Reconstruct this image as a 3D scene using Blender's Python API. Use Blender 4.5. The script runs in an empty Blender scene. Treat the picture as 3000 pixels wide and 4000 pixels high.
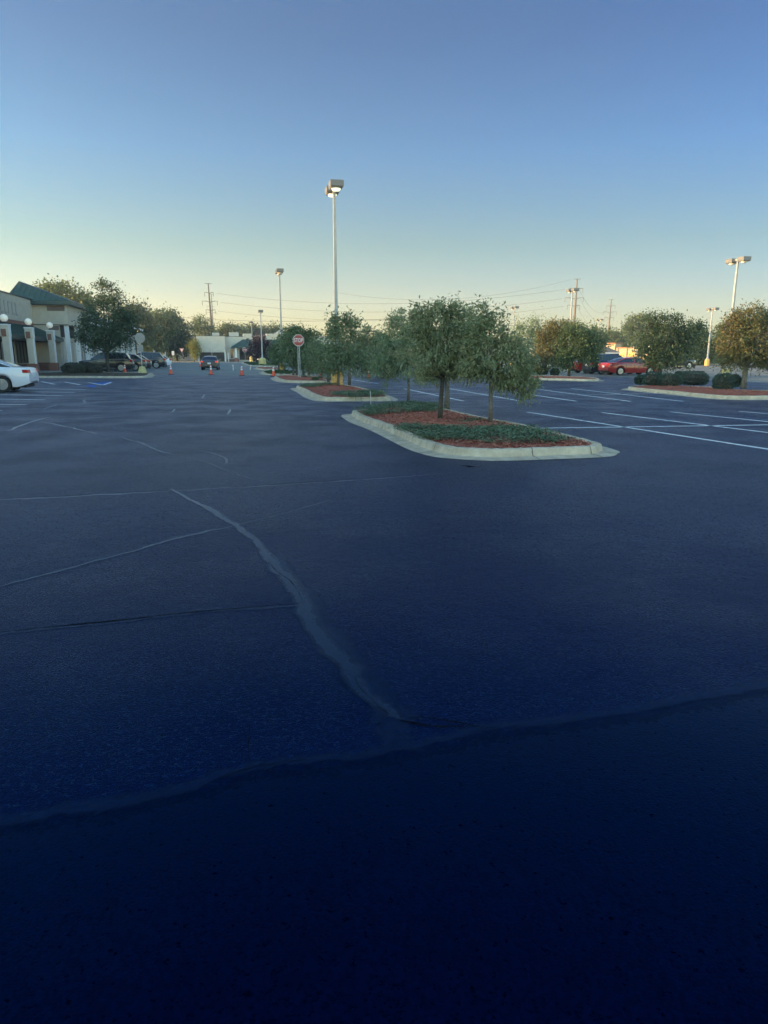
import bpy, bmesh, math, random
import numpy as np
from mathutils import Vector, Matrix
R = math.radians
PI = math.pi
rnd = random.Random(7)
SC = bpy.context.scene
COL = SC.collection

# ------------------------------------------------------------------ camera
CAM_H = 1.75
F = 2690.0                      # focal length in photo pixels (3000 x 4000)
PITCH = math.atan((2000 - 1382) / F)
SP, CP = math.sin(PITCH), math.cos(PITCH)
cam = bpy.data.cameras.new('camera')
cam_o = bpy.data.objects.new('camera', cam)
COL.objects.link(cam_o)
cam.sensor_fit = 'VERTICAL'
cam.sensor_height = 24
cam.lens = 24 * F / 4000
cam.clip_start = 0.05
cam.clip_end = 4000
cam_o.location = (0, 0, CAM_H)
cam_o.rotation_euler = (PI / 2 - PITCH, 0, 0)
SC.camera = cam_o


def ray(x, y):
    u, v = (x - 1500) / F, (2000 - y) / F
    return Vector((u, CP + v * SP, -SP + v * CP))


def gp(x, y, z=0.0):            # point of the plane at height z seen at that photo pixel
    d = ray(x, y)
    t = (z - CAM_H) / d.z
    return Vector((d.x * t, d.y * t, z))


def ap(x, y, depth):            # point at world depth Y on that sight line
    d = ray(x, y)
    t = depth / d.y
    return Vector((d.x * t, depth, CAM_H + d.z * t))


def gd(x, depth):               # ground point at world depth in the direction of photo column x (at the horizon)
    d = ray(x, 1382)
    t = depth / d.y
    return Vector((d.x * t, depth, 0))


# the lot's own axes: n across (away from the store), t along the store front
AX = R(12.5)
EN = Vector((math.cos(AX), math.sin(AX), 0))
ET = Vector((-math.sin(AX), math.cos(AX), 0))


def nt(n, t, z=0.0):
    return EN * n + ET * t + Vector((0, 0, z))


# ------------------------------------------------------------------ materials
MATS = {}


def mat(name, col, rough=0.7, metal=0.0, spec=0.5, noise=0.0, nscale=8.0, bump=0.0, bscale=40.0, emit=None, estr=0.0,
        coat=0.0, col2=None, lo=0.35, hi=0.65):
    if name in MATS:
        return MATS[name]
    m = bpy.data.materials.new(name)
    m.use_nodes = True
    t = m.node_tree
    b = t.nodes['Principled BSDF']
    b.inputs['Base Color'].default_value = (*col, 1)
    b.inputs['Roughness'].default_value = rough
    b.inputs['Metallic'].default_value = metal
    b.inputs['Specular IOR Level'].default_value = spec
    b.inputs['Coat Weight'].default_value = coat
    if coat:
        b.inputs['Coat Roughness'].default_value = 0.06
    if emit:
        b.inputs['Emission Color'].default_value = (*emit, 1)
        b.inputs['Emission Strength'].default_value = estr
    tc = None
    if noise or bump or col2:
        tc = t.nodes.new('ShaderNodeTexCoord')
    if noise or col2:
        n = t.nodes.new('ShaderNodeTexNoise')
        n.inputs['Scale'].default_value = nscale
        n.inputs['Detail'].default_value = 6
        n.inputs['Roughness'].default_value = 0.65
        t.links.new(tc.outputs['Object'], n.inputs['Vector'])
        r = t.nodes.new('ShaderNodeValToRGB')
        c2 = col2 or tuple(min(1, c * (1 + noise)) for c in col)
        c1 = col if col2 else tuple(c * (1 - noise) for c in col)
        r.color_ramp.elements[0].position = lo
        r.color_ramp.elements[0].color = (*c1, 1)
        r.color_ramp.elements[1].position = hi
        r.color_ramp.elements[1].color = (*c2, 1)
        t.links.new(n.outputs['Fac'], r.inputs['Fac'])
        t.links.new(r.outputs['Color'], b.inputs['Base Color'])
    if bump:
        n2 = t.nodes.new('ShaderNodeTexNoise')
        n2.inputs['Scale'].default_value = bscale
        n2.inputs['Detail'].default_value = 5
        t.links.new(tc.outputs['Object'], n2.inputs['Vector'])
        bp = t.nodes.new('ShaderNodeBump')
        bp.inputs['Strength'].default_value = bump
        bp.inputs['Distance'].default_value = 0.02
        t.links.new(n2.outputs['Fac'], bp.inputs['Height'])
        t.links.new(bp.outputs['Normal'], b.inputs['Normal'])
    MATS[name] = m
    return m


def leaf_mat(name, cols, trans=0.35, tcol=None, rough=0.55):
    """Leaves: each leaf takes its own tone; part of the light passes through."""
    if name in MATS:
        return MATS[name]
    m = bpy.data.materials.new(name)
    m.use_nodes = True
    t = m.node_tree
    b = t.nodes['Principled BSDF']
    out = t.nodes['Material Output']
    g = t.nodes.new('ShaderNodeNewGeometry')
    r = t.nodes.new('ShaderNodeValToRGB')
    el = r.color_ramp.elements
    while len(el) < len(cols):
        el.new(0.5)
    for i, c in enumerate(cols):
        el[i].position = i / (len(cols) - 1)
        el[i].color = (*c, 1)
    tc = t.nodes.new('ShaderNodeTexCoord')
    n = t.nodes.new('ShaderNodeTexNoise')
    n.inputs['Scale'].default_value = 1.3
    n.inputs['Detail'].default_value = 2
    t.links.new(tc.outputs['Object'], n.inputs['Vector'])
    mx = t.nodes.new('ShaderNodeMath')
    mx.operation = 'MULTIPLY_ADD'
    mx.inputs[1].default_value = 0.45
    t.links.new(g.outputs['Random Per Island'], mx.inputs[0])
    m2 = t.nodes.new('ShaderNodeMath')
    m2.operation = 'MULTIPLY'
    m2.inputs[1].default_value = 0.6
    t.links.new(n.outputs['Fac'], m2.inputs[0])
    t.links.new(m2.outputs[0], mx.inputs[2])
    t.links.new(mx.outputs[0], r.inputs['Fac'])
    t.links.new(r.outputs['Color'], b.inputs['Base Color'])
    b.inputs['Roughness'].default_value = rough
    b.inputs['Specular IOR Level'].default_value = 0.4
    tr = t.nodes.new('ShaderNodeBsdfTranslucent')
    if tcol:
        tr.inputs['Color'].default_value = (*tcol, 1)
    else:
        t.links.new(r.outputs['Color'], tr.inputs['Color'])
    mix = t.nodes.new('ShaderNodeMixShader')
    mix.inputs[0].default_value = trans
    t.links.new(b.outputs[0], mix.inputs[1])
    t.links.new(tr.outputs[0], mix.inputs[2])
    t.links.new(mix.outputs[0], out.inputs['Surface'])
    MATS[name] = m
    return m


def asphalt_mat(name, c1, c2, rough, bump, pits=True, spec=0.5, edge_alpha=0.0, sheen=0.53):
    m = bpy.data.materials.new(name)
    m.use_nodes = True
    t = m.node_tree
    b = t.nodes['Principled BSDF']
    tc = t.nodes.new('ShaderNodeTexCoord')

    def noise(scale, detail=4, rg=0.6):
        n = t.nodes.new('ShaderNodeTexNoise')
        n.inputs['Scale'].default_value = scale
        n.inputs['Detail'].default_value = detail
        n.inputs['Roughness'].default_value = rg
        t.links.new(tc.outputs['Object'], n.inputs['Vector'])
        return n

    big = noise(0.16, 5, 0.55)
    fine = noise(70, 3)
    r = t.nodes.new('ShaderNodeValToRGB')
    r.color_ramp.elements[0].position = 0.32
    r.color_ramp.elements[0].color = (*c1, 1)
    r.color_ramp.elements[1].position = 0.72
    r.color_ramp.elements[1].color = (*c2, 1)
    ad = t.nodes.new('ShaderNodeMath')
    ad.operation = 'MULTIPLY_ADD'
    ad.inputs[1].default_value = 0.45
    t.links.new(fine.outputs['Fac'], ad.inputs[0])
    mm = t.nodes.new('ShaderNodeMath')
    mm.operation = 'MULTIPLY'
    mm.inputs[1].default_value = 0.55
    t.links.new(big.outputs['Fac'], mm.inputs[0])
    t.links.new(mm.outputs[0], ad.inputs[2])
    t.links.new(ad.outputs[0], r.inputs['Fac'])
    t.links.new(r.outputs['Color'], b.inputs['Base Color'])
    rr = t.nodes.new('ShaderNodeMapRange')
    rr.inputs['From Min'].default_value = 0.3
    rr.inputs['From Max'].default_value = 0.7
    rr.inputs['To Min'].default_value = rough - 0.018
    rr.inputs['To Max'].default_value = rough + 0.018
    mid = noise(0.5, 4)
    t.links.new(mid.outputs['Fac'], rr.inputs['Value'])
    t.links.new(rr.outputs[0], b.inputs['Roughness'])
    # aggregate: stones of uneven height, each with its own tone, and pits between them
    def vor(scale):
        v = t.nodes.new('ShaderNodeTexVoronoi')
        v.inputs['Scale'].default_value = scale
        v.inputs['Randomness'].default_value = 1.0
        t.links.new(tc.outputs['Object'], v.inputs['Vector'])
        return v

    def math_(op, a, b_=None, c=None):
        n = t.nodes.new('ShaderNodeMath')
        n.operation = op
        for k, q in enumerate((a, b_, c)):
            if q is None:
                continue
            if isinstance(q, (int, float)):
                n.inputs[k].default_value = q
            else:
                t.links.new(q, n.inputs[k])
        return n.outputs[0]

    def rng(x, a0, a1, b0, b1):
        n = t.nodes.new('ShaderNodeMapRange')
        for k, q in zip(('From Min', 'From Max', 'To Min', 'To Max'), (a0, a1, b0, b1)):
            n.inputs[k].default_value = q
        t.links.new(x, n.inputs['Value'])
        return n.outputs[0]

    v1, v2 = vor(85), vor(38)
    sp1 = t.nodes.new('ShaderNodeSeparateColor')
    t.links.new(v1.outputs['Color'], sp1.inputs[0])
    sp2 = t.nodes.new('ShaderNodeSeparateColor')
    t.links.new(v2.outputs['Color'], sp2.inputs[0])
    patch = rng(noise(0.7, 4).outputs['Fac'], 0.38, 0.64, 0.25, 1.0)
    pit = rng(noise(30, 3, 0.75).outputs['Fac'], 0.28, 0.40, -1.0, 0.0)
    h1 = math_('MULTIPLY_ADD', v1.outputs['Distance'], -0.9, sp1.outputs[0])
    h2 = math_('MULTIPLY_ADD', sp2.outputs[1], 0.55, h1)
    h3 = math_('MULTIPLY_ADD', fine.outputs['Fac'], 0.8, h2)
    h4 = math_('MULTIPLY', h3, patch) if pits else h3
    h5 = math_('MULTIPLY_ADD', pit, 1.8 if pits else 0.3, h4)
    h6 = math_('MULTIPLY_ADD', noise(5, 3).outputs['Fac'], 1.2, h5)
    bp = t.nodes.new('ShaderNodeBump')
    bp.inputs['Strength'].default_value = bump
    bp.inputs['Distance'].default_value = 0.005
    t.links.new(h6, bp.inputs['Height'])
    t.links.new(bp.outputs['Normal'], b.inputs['Normal'])
    # stones differ in tone; pits are darker and less glossy
    gain = math_('MULTIPLY_ADD', sp1.outputs[1], 0.9, 0.55)
    gp_ = math_('MULTIPLY', gain, rng(pit, -1, 0, 0.35, 1.0))
    sc_ = t.nodes.new('ShaderNodeVectorMath')
    sc_.operation = 'SCALE'
    t.links.new(r.outputs['Color'], sc_.inputs[0])
    t.links.new(gp_, sc_.inputs['Scale'])
    t.links.new(sc_.outputs[0], b.inputs['Base Color'])
    big2 = noise(0.33, 6, 0.6)
    # sheen tint painted by view angle: dark blue looking down, clear when grazing
    b.inputs['Specular IOR Level'].default_value = 0.0
    gl = t.nodes.new('ShaderNodeBsdfGlossy')
    t.links.new(rr.outputs[0], gl.inputs['Roughness'])
    t.links.new(bp.outputs['Normal'], gl.inputs['Normal'])
    lw_ = t.nodes.new('ShaderNodeLayerWeight')
    lw_.inputs['Blend'].default_value = 0.5
    tr_ = t.nodes.new('ShaderNodeValToRGB')
    stops = [(0.22, (0.0, 0.14, 0.72)), (0.42, (0.08, 0.42, 0.95)), (0.55, (0.34, 0.66, 1.0)), (0.68, (0.78, 0.90, 1.0)), (0.90, (1.0, 1.0, 0.98))]
    while len(tr_.color_ramp.elements) < len(stops):
        tr_.color_ramp.elements.new(0.5)
    for e_, (p_, c_) in zip(tr_.color_ramp.elements, stops):
        e_.position = p_
        e_.color = (*c_, 1)
    t.links.new(lw_.outputs['Facing'], tr_.inputs['Fac'])
    t.links.new(tr_.outputs['Color'], gl.inputs['Color'])
    fr = t.nodes.new('ShaderNodeFresnel')
    f0 = math.sqrt(0.08 * spec)
    fr.inputs['IOR'].default_value = (1 + f0) / (1 - f0)
    t.links.new(bp.outputs['Normal'], fr.inputs['Normal'])
    fac = math_('MULTIPLY', fr.outputs[0], math_('MULTIPLY', rng(big2.outputs['Fac'], 0.3, 0.7, 0.95 * sheen, 1.05 * sheen), rng(pit, -1, 0, 0.35, 1.0)))
    ms = t.nodes.new('ShaderNodeMixShader')
    t.links.new(fac, ms.inputs[0])
    t.links.new(b.outputs[0], ms.inputs[1])
    t.links.new(gl.outputs[0], ms.inputs[2])
    surf = ms.outputs[0]
    out_ = t.nodes['Material Output']
    if edge_alpha:
        at = t.nodes.new('ShaderNodeUVMap')
        su = t.nodes.new('ShaderNodeSeparateXYZ')
        t.links.new(at.outputs[0], su.inputs[0])
        cdist = math_('ABSOLUTE', math_('SUBTRACT', su.outputs[0], 0.5))
        rag = math_('MULTIPLY_ADD', noise(22, 4, 0.7).outputs['Fac'], 0.30, cdist)
        rag2 = math_('MULTIPLY_ADD', noise(4, 3, 0.6).outputs['Fac'], 0.22, rag)
        al = rng(rag2, 0.46, 0.74, edge_alpha, 0.0)
        tp = t.nodes.new('ShaderNodeBsdfTransparent')
        m2_ = t.nodes.new('ShaderNodeMixShader')
        t.links.new(al, m2_.inputs[0])
        t.links.new(tp.outputs[0], m2_.inputs[1])
        t.links.new(surf, m2_.inputs[2])
        surf = m2_.outputs[0]
    t.links.new(surf, out_.inputs['Surface'])
    MATS[name] = m
    return m


M_LOT = asphalt_mat('sealed_asphalt', (0.0004, 0.0020, 0.0200), (0.0022, 0.0058, 0.0480), 0.385, 0.75, True, 0.27, 0.0, 0.475)
M_LOT_SMOOTH = asphalt_mat('sealed_asphalt_smooth', (0.0002, 0.0012, 0.0120), (0.0010, 0.0036, 0.0220), 0.388, 0.24, False, 0.275, 0.97, 0.80)
M_OLD = asphalt_mat('old_asphalt', (0.19, 0.18, 0.165), (0.30, 0.285, 0.255), 0.75, 0.5, True, 0.4, 0.0, 0.10)
M_SEAL = asphalt_mat('crack_sealant', (0.0135, 0.0185, 0.036), (0.021, 0.027, 0.048), 0.385, 0.06, False, 0.42, 0.84, 0.98)
M_SEAL2 = asphalt_mat('crack_sealant_faint', (0.0045, 0.0095, 0.032), (0.009, 0.0155, 0.044), 0.385, 0.08, False, 0.36, 0.70, 0.86)
M_GAP = mat('crack_gap', (0.0025, 0.004, 0.010), 0.9, spec=0.1)
M_STRIPE = mat('stripe_paint', (0.80, 0.79, 0.78), 0.6, noise=0.22, nscale=5, bump=0.2, bscale=90)
M_BLUE = mat('blue_paint', (0.02, 0.10, 0.38), 0.6, noise=0.3, nscale=4)
M_CONC = mat('kerb_concrete', (0.40, 0.325, 0.235), 0.85, col2=(0.61, 0.52, 0.395), nscale=3.5, bump=0.5, bscale=55, spec=0.3)
M_CONC2 = mat('pale_concrete', (0.33, 0.31, 0.27), 0.85, noise=0.18, nscale=2.5, spec=0.3)
M_JOINT = mat('kerb_joint', (0.06, 0.06, 0.06), 0.9, spec=0.1)
M_MULCH = mat('red_mulch', (0.23, 0.066, 0.040), 0.9, col2=(0.47, 0.155, 0.10), nscale=28, bump=1.0, bscale=45, spec=0.2)
M_CHIP = leaf_mat('mulch_chips', [(0.15, 0.042, 0.028), (0.30, 0.095, 0.062), (0.44, 0.165, 0.11), (0.50, 0.29, 0.20)], 0.0, rough=0.85)
M_SOIL = mat('soil', (0.10, 0.075, 0.05), 0.95, noise=0.3, nscale=6, spec=0.1)
M_GRASSB = mat('grass_base', (0.055, 0.085, 0.035), 0.95, noise=0.35, nscale=3, spec=0.1)
M_FIELD = mat('field', (0.10, 0.115, 0.055), 0.95, noise=0.35, nscale=0.08, spec=0.1)
M_BARK = mat('bark', (0.10, 0.088, 0.072), 0.9, col2=(0.20, 0.18, 0.15), nscale=14, bump=0.8, bscale=30, spec=0.2)
M_BARK_D = mat('dark_bark', (0.050, 0.044, 0.038), 0.9, col2=(0.10, 0.09, 0.075), nscale=14, bump=0.8, bscale=30, spec=0.2)
M_LAMP_GREY = mat('lamp_head_paint', (0.17, 0.175, 0.18), 0.45, noise=0.06, nscale=5)
M_POLE = mat('pole_paint', (0.40, 0.40, 0.39), 0.45, noise=0.08, nscale=4)
M_GALV = mat('galvanised_steel', (0.42, 0.44, 0.45), 0.45, 0.6, noise=0.15, nscale=9)
M_LENS = mat('lamp_lens', (0.85, 0.88, 0.78), 0.25, emit=(0.95, 1.0, 0.72), estr=0.55)
M_LENS_OFF = mat('lamp_lens_unlit', (0.85, 0.88, 0.84), 0.25)
M_GLOBE = mat('globe_glass', (0.9, 0.87, 0.76), 0.35, emit=(1.0, 0.92, 0.70), estr=0.07)
M_YELLOW = mat('yellow_paint', (0.70, 0.40, 0.12), 0.7, noise=0.22, nscale=6, bump=0.3, bscale=20)
M_YELLOW2 = mat('pale_yellow_paint', (0.58, 0.48, 0.20), 0.7, noise=0.2, nscale=6, bump=0.3, bscale=20)
M_ORANGE = mat('cone_orange', (0.86, 0.10, 0.035), 0.5, noise=0.12, nscale=9)
M_WHITE = mat('white_paint', (0.78, 0.78, 0.76), 0.5, noise=0.06, nscale=7)
M_WHITE_D = mat('reflective_collar', (0.78, 0.80, 0.82), 0.4)
M_RUBBER = mat('black_rubber', (0.020, 0.020, 0.022), 0.75, noise=0.2, nscale=12)
M_STOP = mat('sign_red', (0.38, 0.070, 0.062), 0.45, noise=0.1, nscale=6)
M_SIGNW = mat('sign_white', (0.80, 0.80, 0.78), 0.45)
M_SIGNBACK = mat('sign_back_aluminium', (0.28, 0.28, 0.275), 0.5, 0.4, noise=0.1, nscale=4)
M_STUCCO = mat('stucco', (0.50, 0.45, 0.36), 0.9, noise=0.07, nscale=1.5, bump=0.25, bscale=60, spec=0.2)
M_STUCCO2 = mat('pale_stucco', (0.58, 0.54, 0.46), 0.9, noise=0.06, nscale=1.5, bump=0.25, bscale=60, spec=0.2)
M_LETTER = mat('letter_channel', (0.36, 0.34, 0.30), 0.8)
M_GREEN = mat('green_metal_roof', (0.030, 0.066, 0.060), 0.45, noise=0.12, nscale=2)
M_GREEN_F = mat('green_fascia', (0.025, 0.052, 0.048), 0.5)
M_TRIM = mat('white_trim', (0.74, 0.74, 0.74), 0.55, noise=0.04, nscale=4)
M_FRAME = mat('window_frame', (0.06, 0.06, 0.06), 0.4, 0.3)
M_GLASS = mat('shop_glass', (0.020, 0.024, 0.026), 0.06, spec=0.8)
M_DARKWALL = mat('dark_boards_and_shade', (0.045, 0.038, 0.034), 0.85, noise=0.2, nscale=5)
M_TYRE = mat('tyre', (0.018, 0.018, 0.019), 0.8)
M_RIM = mat('alloy', (0.40, 0.41, 0.42), 0.32, 0.75)
M_CARGLASS = mat('car_glass', (0.012, 0.014, 0.016), 0.04, spec=0.7, coat=0.5)
M_BLACKPL = mat('black_plastic', (0.016, 0.016, 0.017), 0.55)
M_CHROME = mat('chrome', (0.70, 0.71, 0.72), 0.15, 0.9)
M_TAIL = mat('tail_lamp', (0.50, 0.016, 0.014), 0.2, coat=0.8)
M_TAILON = mat('tail_lamp_lit', (0.6, 0.03, 0.02), 0.2, emit=(1.0, 0.10, 0.05), estr=0.35)
M_HEAD = mat('head_lamp', (0.72, 0.75, 0.78), 0.1, coat=0.8)
M_PLATE = mat('number_plate', (0.7, 0.72, 0.74), 0.5)
M_WIRE = mat('power_wire', (0.05, 0.05, 0.05), 0.7)
M_STEELPOLE = mat('weathered_steel', (0.16, 0.135, 0.11), 0.8, noise=0.15, nscale=0.8)
M_WOOD = mat('pole_wood', (0.13, 0.105, 0.08), 0.9, noise=0.2, nscale=3)


def brick_mat(name, c1, c2, mortar, scale):
    m = bpy.data.materials.new(name)
    m.use_nodes = True
    t = m.node_tree
    b = t.nodes['Principled BSDF']
    tc = t.nodes.new('ShaderNodeTexCoord')
    sep = t.nodes.new('ShaderNodeSeparateXYZ')
    cmb = t.nodes.new('ShaderNodeCombineXYZ')
    ad = t.nodes.new('ShaderNodeMath')
    t.links.new(tc.outputs['Object'], sep.inputs[0])
    t.links.new(sep.outputs[0], ad.inputs[0])
    t.links.new(sep.outputs[1], ad.inputs[1])
    t.links.new(ad.outputs[0], cmb.inputs[0])
    t.links.new(sep.outputs[2], cmb.inputs[1])
    k = t.nodes.new('ShaderNodeTexBrick')
    k.inputs['Scale'].default_value = scale
    k.inputs['Color1'].default_value = (*c1, 1)
    k.inputs['Color2'].default_value = (*c2, 1)
    k.inputs['Mortar'].default_value = (*mortar, 1)
    t.links.new(cmb.outputs[0], k.inputs['Vector'])
    t.links.new(k.outputs['Color'], b.inputs['Base Color'])
    b.inputs['Roughness'].default_value = 0.9
    MATS[name] = m
    return m


M_BRICK = brick_mat('red_brick', (0.20, 0.075, 0.050), (0.27, 0.11, 0.075), (0.25, 0.22, 0.19), 4.5)
M_BRICK2 = brick_mat('brown_brick', (0.13, 0.080, 0.060), (0.18, 0.11, 0.085), (0.22, 0.20, 0.18), 4.5)


def paint(name, col, rough=0.28):
    return mat('paint_' + name, col, rough, 0.0, spec=0.5, coat=0.9)


# ------------------------------------------------------------------ mesh builder
class MB:
    def __init__(self):
        self.v, self.f, self.mi, self.mats = [], [], [], []

    def m(self, material):
        if material not in self.mats:
            self.mats.append(material)
        return self.mats.index(material)

    def add(self, verts, faces, mi=0):
        o = len(self.v)
        self.v += [tuple(p) for p in verts]
        self.f += [tuple(i + o for i in f) for f in faces]
        self.mi += [mi] * len(faces)

    def box(self, c, s, mi=0, rz=0.0, top=(1, 1)):
        c = Vector(c)
        hx, hy, hz = s[0] / 2, s[1] / 2, s[2] / 2
        vs = []
        for z, (kx, ky) in ((-hz, (1, 1)), (hz, top)):
            for x, y in ((-hx, -hy), (hx, -hy), (hx, hy), (-hx, hy)):
                x2, y2 = x * kx, y * ky
                vs.append((c.x + x2 * math.cos(rz) - y2 * math.sin(rz), c.y + x2 * math.sin(rz) + y2 * math.cos(rz), c.z + z))
        self.add(vs, [(3, 2, 1, 0), (4, 5, 6, 7), (0, 1, 5, 4), (1, 2, 6, 5), (2, 3, 7, 6), (3, 0, 4, 7)], mi)

    def span(self, a, b, mi=0):
        self.box([(p + q) / 2 for p, q in zip(a, b)], [abs(q - p) for p, q in zip(a, b)], mi)

    def tube(self, pts, rad, seg=8, mi=0, cap=True):
        pts = [Vector(p) for p in pts]
        if not hasattr(rad, '__len__'):
            rad = [rad] * len(pts)
        rings = []
        up = Vector((0.13, 0.31, 0.94))
        for i, p in enumerate(pts):
            d = (pts[min(i + 1, len(pts) - 1)] - pts[max(i - 1, 0)])
            if d.length < 1e-9:
                d = Vector((0, 0, 1))
            d.normalize()
            a = d.cross(up)
            if a.length < 0.05:
                a = d.cross(Vector((1, 0, 0)))
            a.normalize()
            b = d.cross(a)
            rings.append([p + (a * math.cos(k * 2 * PI / seg) + b * math.sin(k * 2 * PI / seg)) * rad[i] for k in range(seg)])
        vs = [q for r_ in rings for q in r_]
        fs = []
        for i in range(len(pts) - 1):
            for k in range(seg):
                fs.append((i * seg + k, i * seg + (k + 1) % seg, (i + 1) * seg + (k + 1) % seg, (i + 1) * seg + k))
        if cap:
            fs.append(tuple(reversed(range(seg))))
            fs.append(tuple(range((len(pts) - 1) * seg, len(pts) * seg)))
        self.add(vs, fs, mi)

    def lathe(self, c, prof, seg=20, mi=0, axis='z'):
        c = Vector(c)
        vs = []
        for r_, h in prof:
            for k in range(seg):
                a = k * 2 * PI / seg
                x, y = r_ * math.cos(a), r_ * math.sin(a)
                vs.append(c + (Vector((x, y, h)) if axis == 'z' else Vector((x, h, y))))
        fs = []
        n = len(prof)
        for i in range(n - 1):
            for k in range(seg):
                q = (i * seg + k, i * seg + (k + 1) % seg, (i + 1) * seg + (k + 1) % seg, (i + 1) * seg + k)
                fs.append(q if axis == 'z' else tuple(reversed(q)))
        lo, hi = tuple(reversed(range(seg))), tuple(range((n - 1) * seg, n * seg))
        fs += [lo, hi] if axis == 'z' else [tuple(reversed(lo)), tuple(reversed(hi))]
        self.add(vs, fs, mi)

    def prism(self, poly, z0, z1, mi=0):
        n = len(poly)
        vs = [(p[0], p[1], z0) for p in poly] + [(p[0], p[1], z1) for p in poly]
        fs = [tuple(reversed(range(n))), tuple(range(n, 2 * n))]
        fs += [(i, (i + 1) % n, n + (i + 1) % n, n + i) for i in range(n)]
        self.add(vs, fs, mi)

    def build(self, name, mats, parent=None, smooth=False, loc=None):
        if not isinstance(mats, (list, tuple)):
            mats = [mats]
        me = bpy.data.meshes.new(name)
        me.from_pydata(self.v, [], self.f)
        for m_ in mats:
            me.materials.append(m_)
        if len(mats) > 1:
            me.polygons.foreach_set('material_index', self.mi)
        if smooth:
            me.polygons.foreach_set('use_smooth', [True] * len(self.f))
        me.update()
        o = bpy.data.objects.new(name, me)
        COL.objects.link(o)
        if parent:
            o.parent = parent
        if loc is not None:
            o.location = loc
        return o


def np_mesh(name, verts, quads, material, parent=None):
    me = bpy.data.meshes.new(name)
    nv, nq = len(verts), len(quads)
    me.vertices.add(nv)
    me.vertices.foreach_set('co', verts.astype(np.float32).ravel())
    me.loops.add(nq * 4)
    me.loops.foreach_set('vertex_index', quads.astype(np.int32).ravel())
    me.polygons.add(nq)
    me.polygons.foreach_set('loop_start', np.arange(0, nq * 4, 4, dtype=np.int32))
    me.polygons.foreach_set('loop_total', np.full(nq, 4, dtype=np.int32))
    me.update(calc_edges=True)
    me.materials.append(material)
    o = bpy.data.objects.new(name, me)
    COL.objects.link(o)
    if parent:
        o.parent = parent
    return o


def tag(o, label, cat, group=None, kind=None):
    if label:
        o['label'] = label
    if cat:
        o['category'] = cat
    if group:
        o['group'] = group
    if kind:
        o['kind'] = kind
    return o


def thing(name, label, cat, loc=(0, 0, 0), rz=0.0, group=None, scale=1.0):
    o = bpy.data.objects.new(name, None)
    o.empty_display_size = 0.3
    COL.objects.link(o)
    o.location = loc
    o.rotation_euler = (0, 0, rz)
    o.scale = (scale,) * 3
    return tag(o, label, cat, group)


def structure(o, label=None):
    o['kind'] = 'structure'
    if label:
        o['label'] = label
    return o


def kids(o, _c={}):
    return [x for x in COL.objects if x.parent == o]


def copy_tree(o, parent=None):
    c = o.copy()
    COL.objects.link(c)
    if parent:
        c.parent = parent
    for ch in kids(o):
        copy_tree(ch, c)
    return c


# ------------------------------------------------------------------ sky and sun
SUN_AZ, SUN_EL = -97.0, 7.4          # degrees clockwise from the view direction
w = bpy.data.worlds.new('World')
SC.world = w
w.use_nodes = True
nt_ = w.node_tree
bg = nt_.nodes['Background']
sky = nt_.nodes.new('ShaderNodeTexSky')
sky.sky_type = 'NISHITA'
sky.sun_disc = False
sky.sun_elevation = R(SUN_EL)
sky.sun_rotation = R(SUN_AZ)
sky.air_density = 1.0
sky.dust_density = 0.5
sky.ozone_density = 2.0
tcw = nt_.nodes.new('ShaderNodeTexCoord')
sepw = nt_.nodes.new('ShaderNodeSeparateXYZ')
nt_.links.new(tcw.outputs['Generated'], sepw.inputs[0])
rw = nt_.nodes.new('ShaderNodeValToRGB')
SKY_TINT = [(0.0, (1.0, 1.0, 1.0)), (0.4, (1.0, 1.0, 1.0))]
SKY_TINT = [(0.0, (1.18, 1.07, 1.14)), (0.020, (1.16, 1.05, 1.07)), (0.048, (1.04, 0.89, 0.89)), (0.085, (0.88, 0.79, 0.84)), (0.14, (0.70, 0.71, 0.72)),
            (0.25, (0.51, 0.675, 0.91)), (0.37, (0.40, 0.535, 0.79)), (0.6, (0.39, 0.52, 0.77))]
while len(rw.color_ramp.elements) < len(SKY_TINT):
    rw.color_ramp.elements.new(0.5)
for e, (p, c) in zip(rw.color_ramp.elements, SKY_TINT):
    e.position = p
    e.color = (*c, 1)
nt_.links.new(sepw.outputs[2], rw.inputs['Fac'])
mw = nt_.nodes.new('ShaderNodeMix')
mw.data_type = 'RGBA'
mw.blend_type = 'MULTIPLY'
mw.inputs[0].default_value = 1.0
nt_.links.new(sky.outputs[0], mw.inputs[6])
nt_.links.new(rw.outputs['Color'], mw.inputs[7])
# warm fill light added to the sky behind the viewer; left brighter, right dimmer
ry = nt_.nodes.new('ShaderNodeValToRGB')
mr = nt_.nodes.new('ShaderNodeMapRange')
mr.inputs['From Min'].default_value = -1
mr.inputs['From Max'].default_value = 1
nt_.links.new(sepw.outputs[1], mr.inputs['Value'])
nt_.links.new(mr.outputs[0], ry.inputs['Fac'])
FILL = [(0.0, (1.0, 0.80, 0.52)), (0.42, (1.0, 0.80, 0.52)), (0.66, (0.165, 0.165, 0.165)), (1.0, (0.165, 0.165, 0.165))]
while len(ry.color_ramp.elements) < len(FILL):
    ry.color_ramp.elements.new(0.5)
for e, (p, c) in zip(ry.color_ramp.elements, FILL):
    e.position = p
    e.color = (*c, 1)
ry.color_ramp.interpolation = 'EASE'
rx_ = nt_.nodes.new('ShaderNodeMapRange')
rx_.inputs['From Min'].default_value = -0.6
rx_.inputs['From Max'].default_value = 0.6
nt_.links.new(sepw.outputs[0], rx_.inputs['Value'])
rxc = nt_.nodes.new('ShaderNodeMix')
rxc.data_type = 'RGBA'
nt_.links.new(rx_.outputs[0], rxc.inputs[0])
rxc.inputs[6].default_value = (1.21, 1.25, 1.08, 1)
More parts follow.
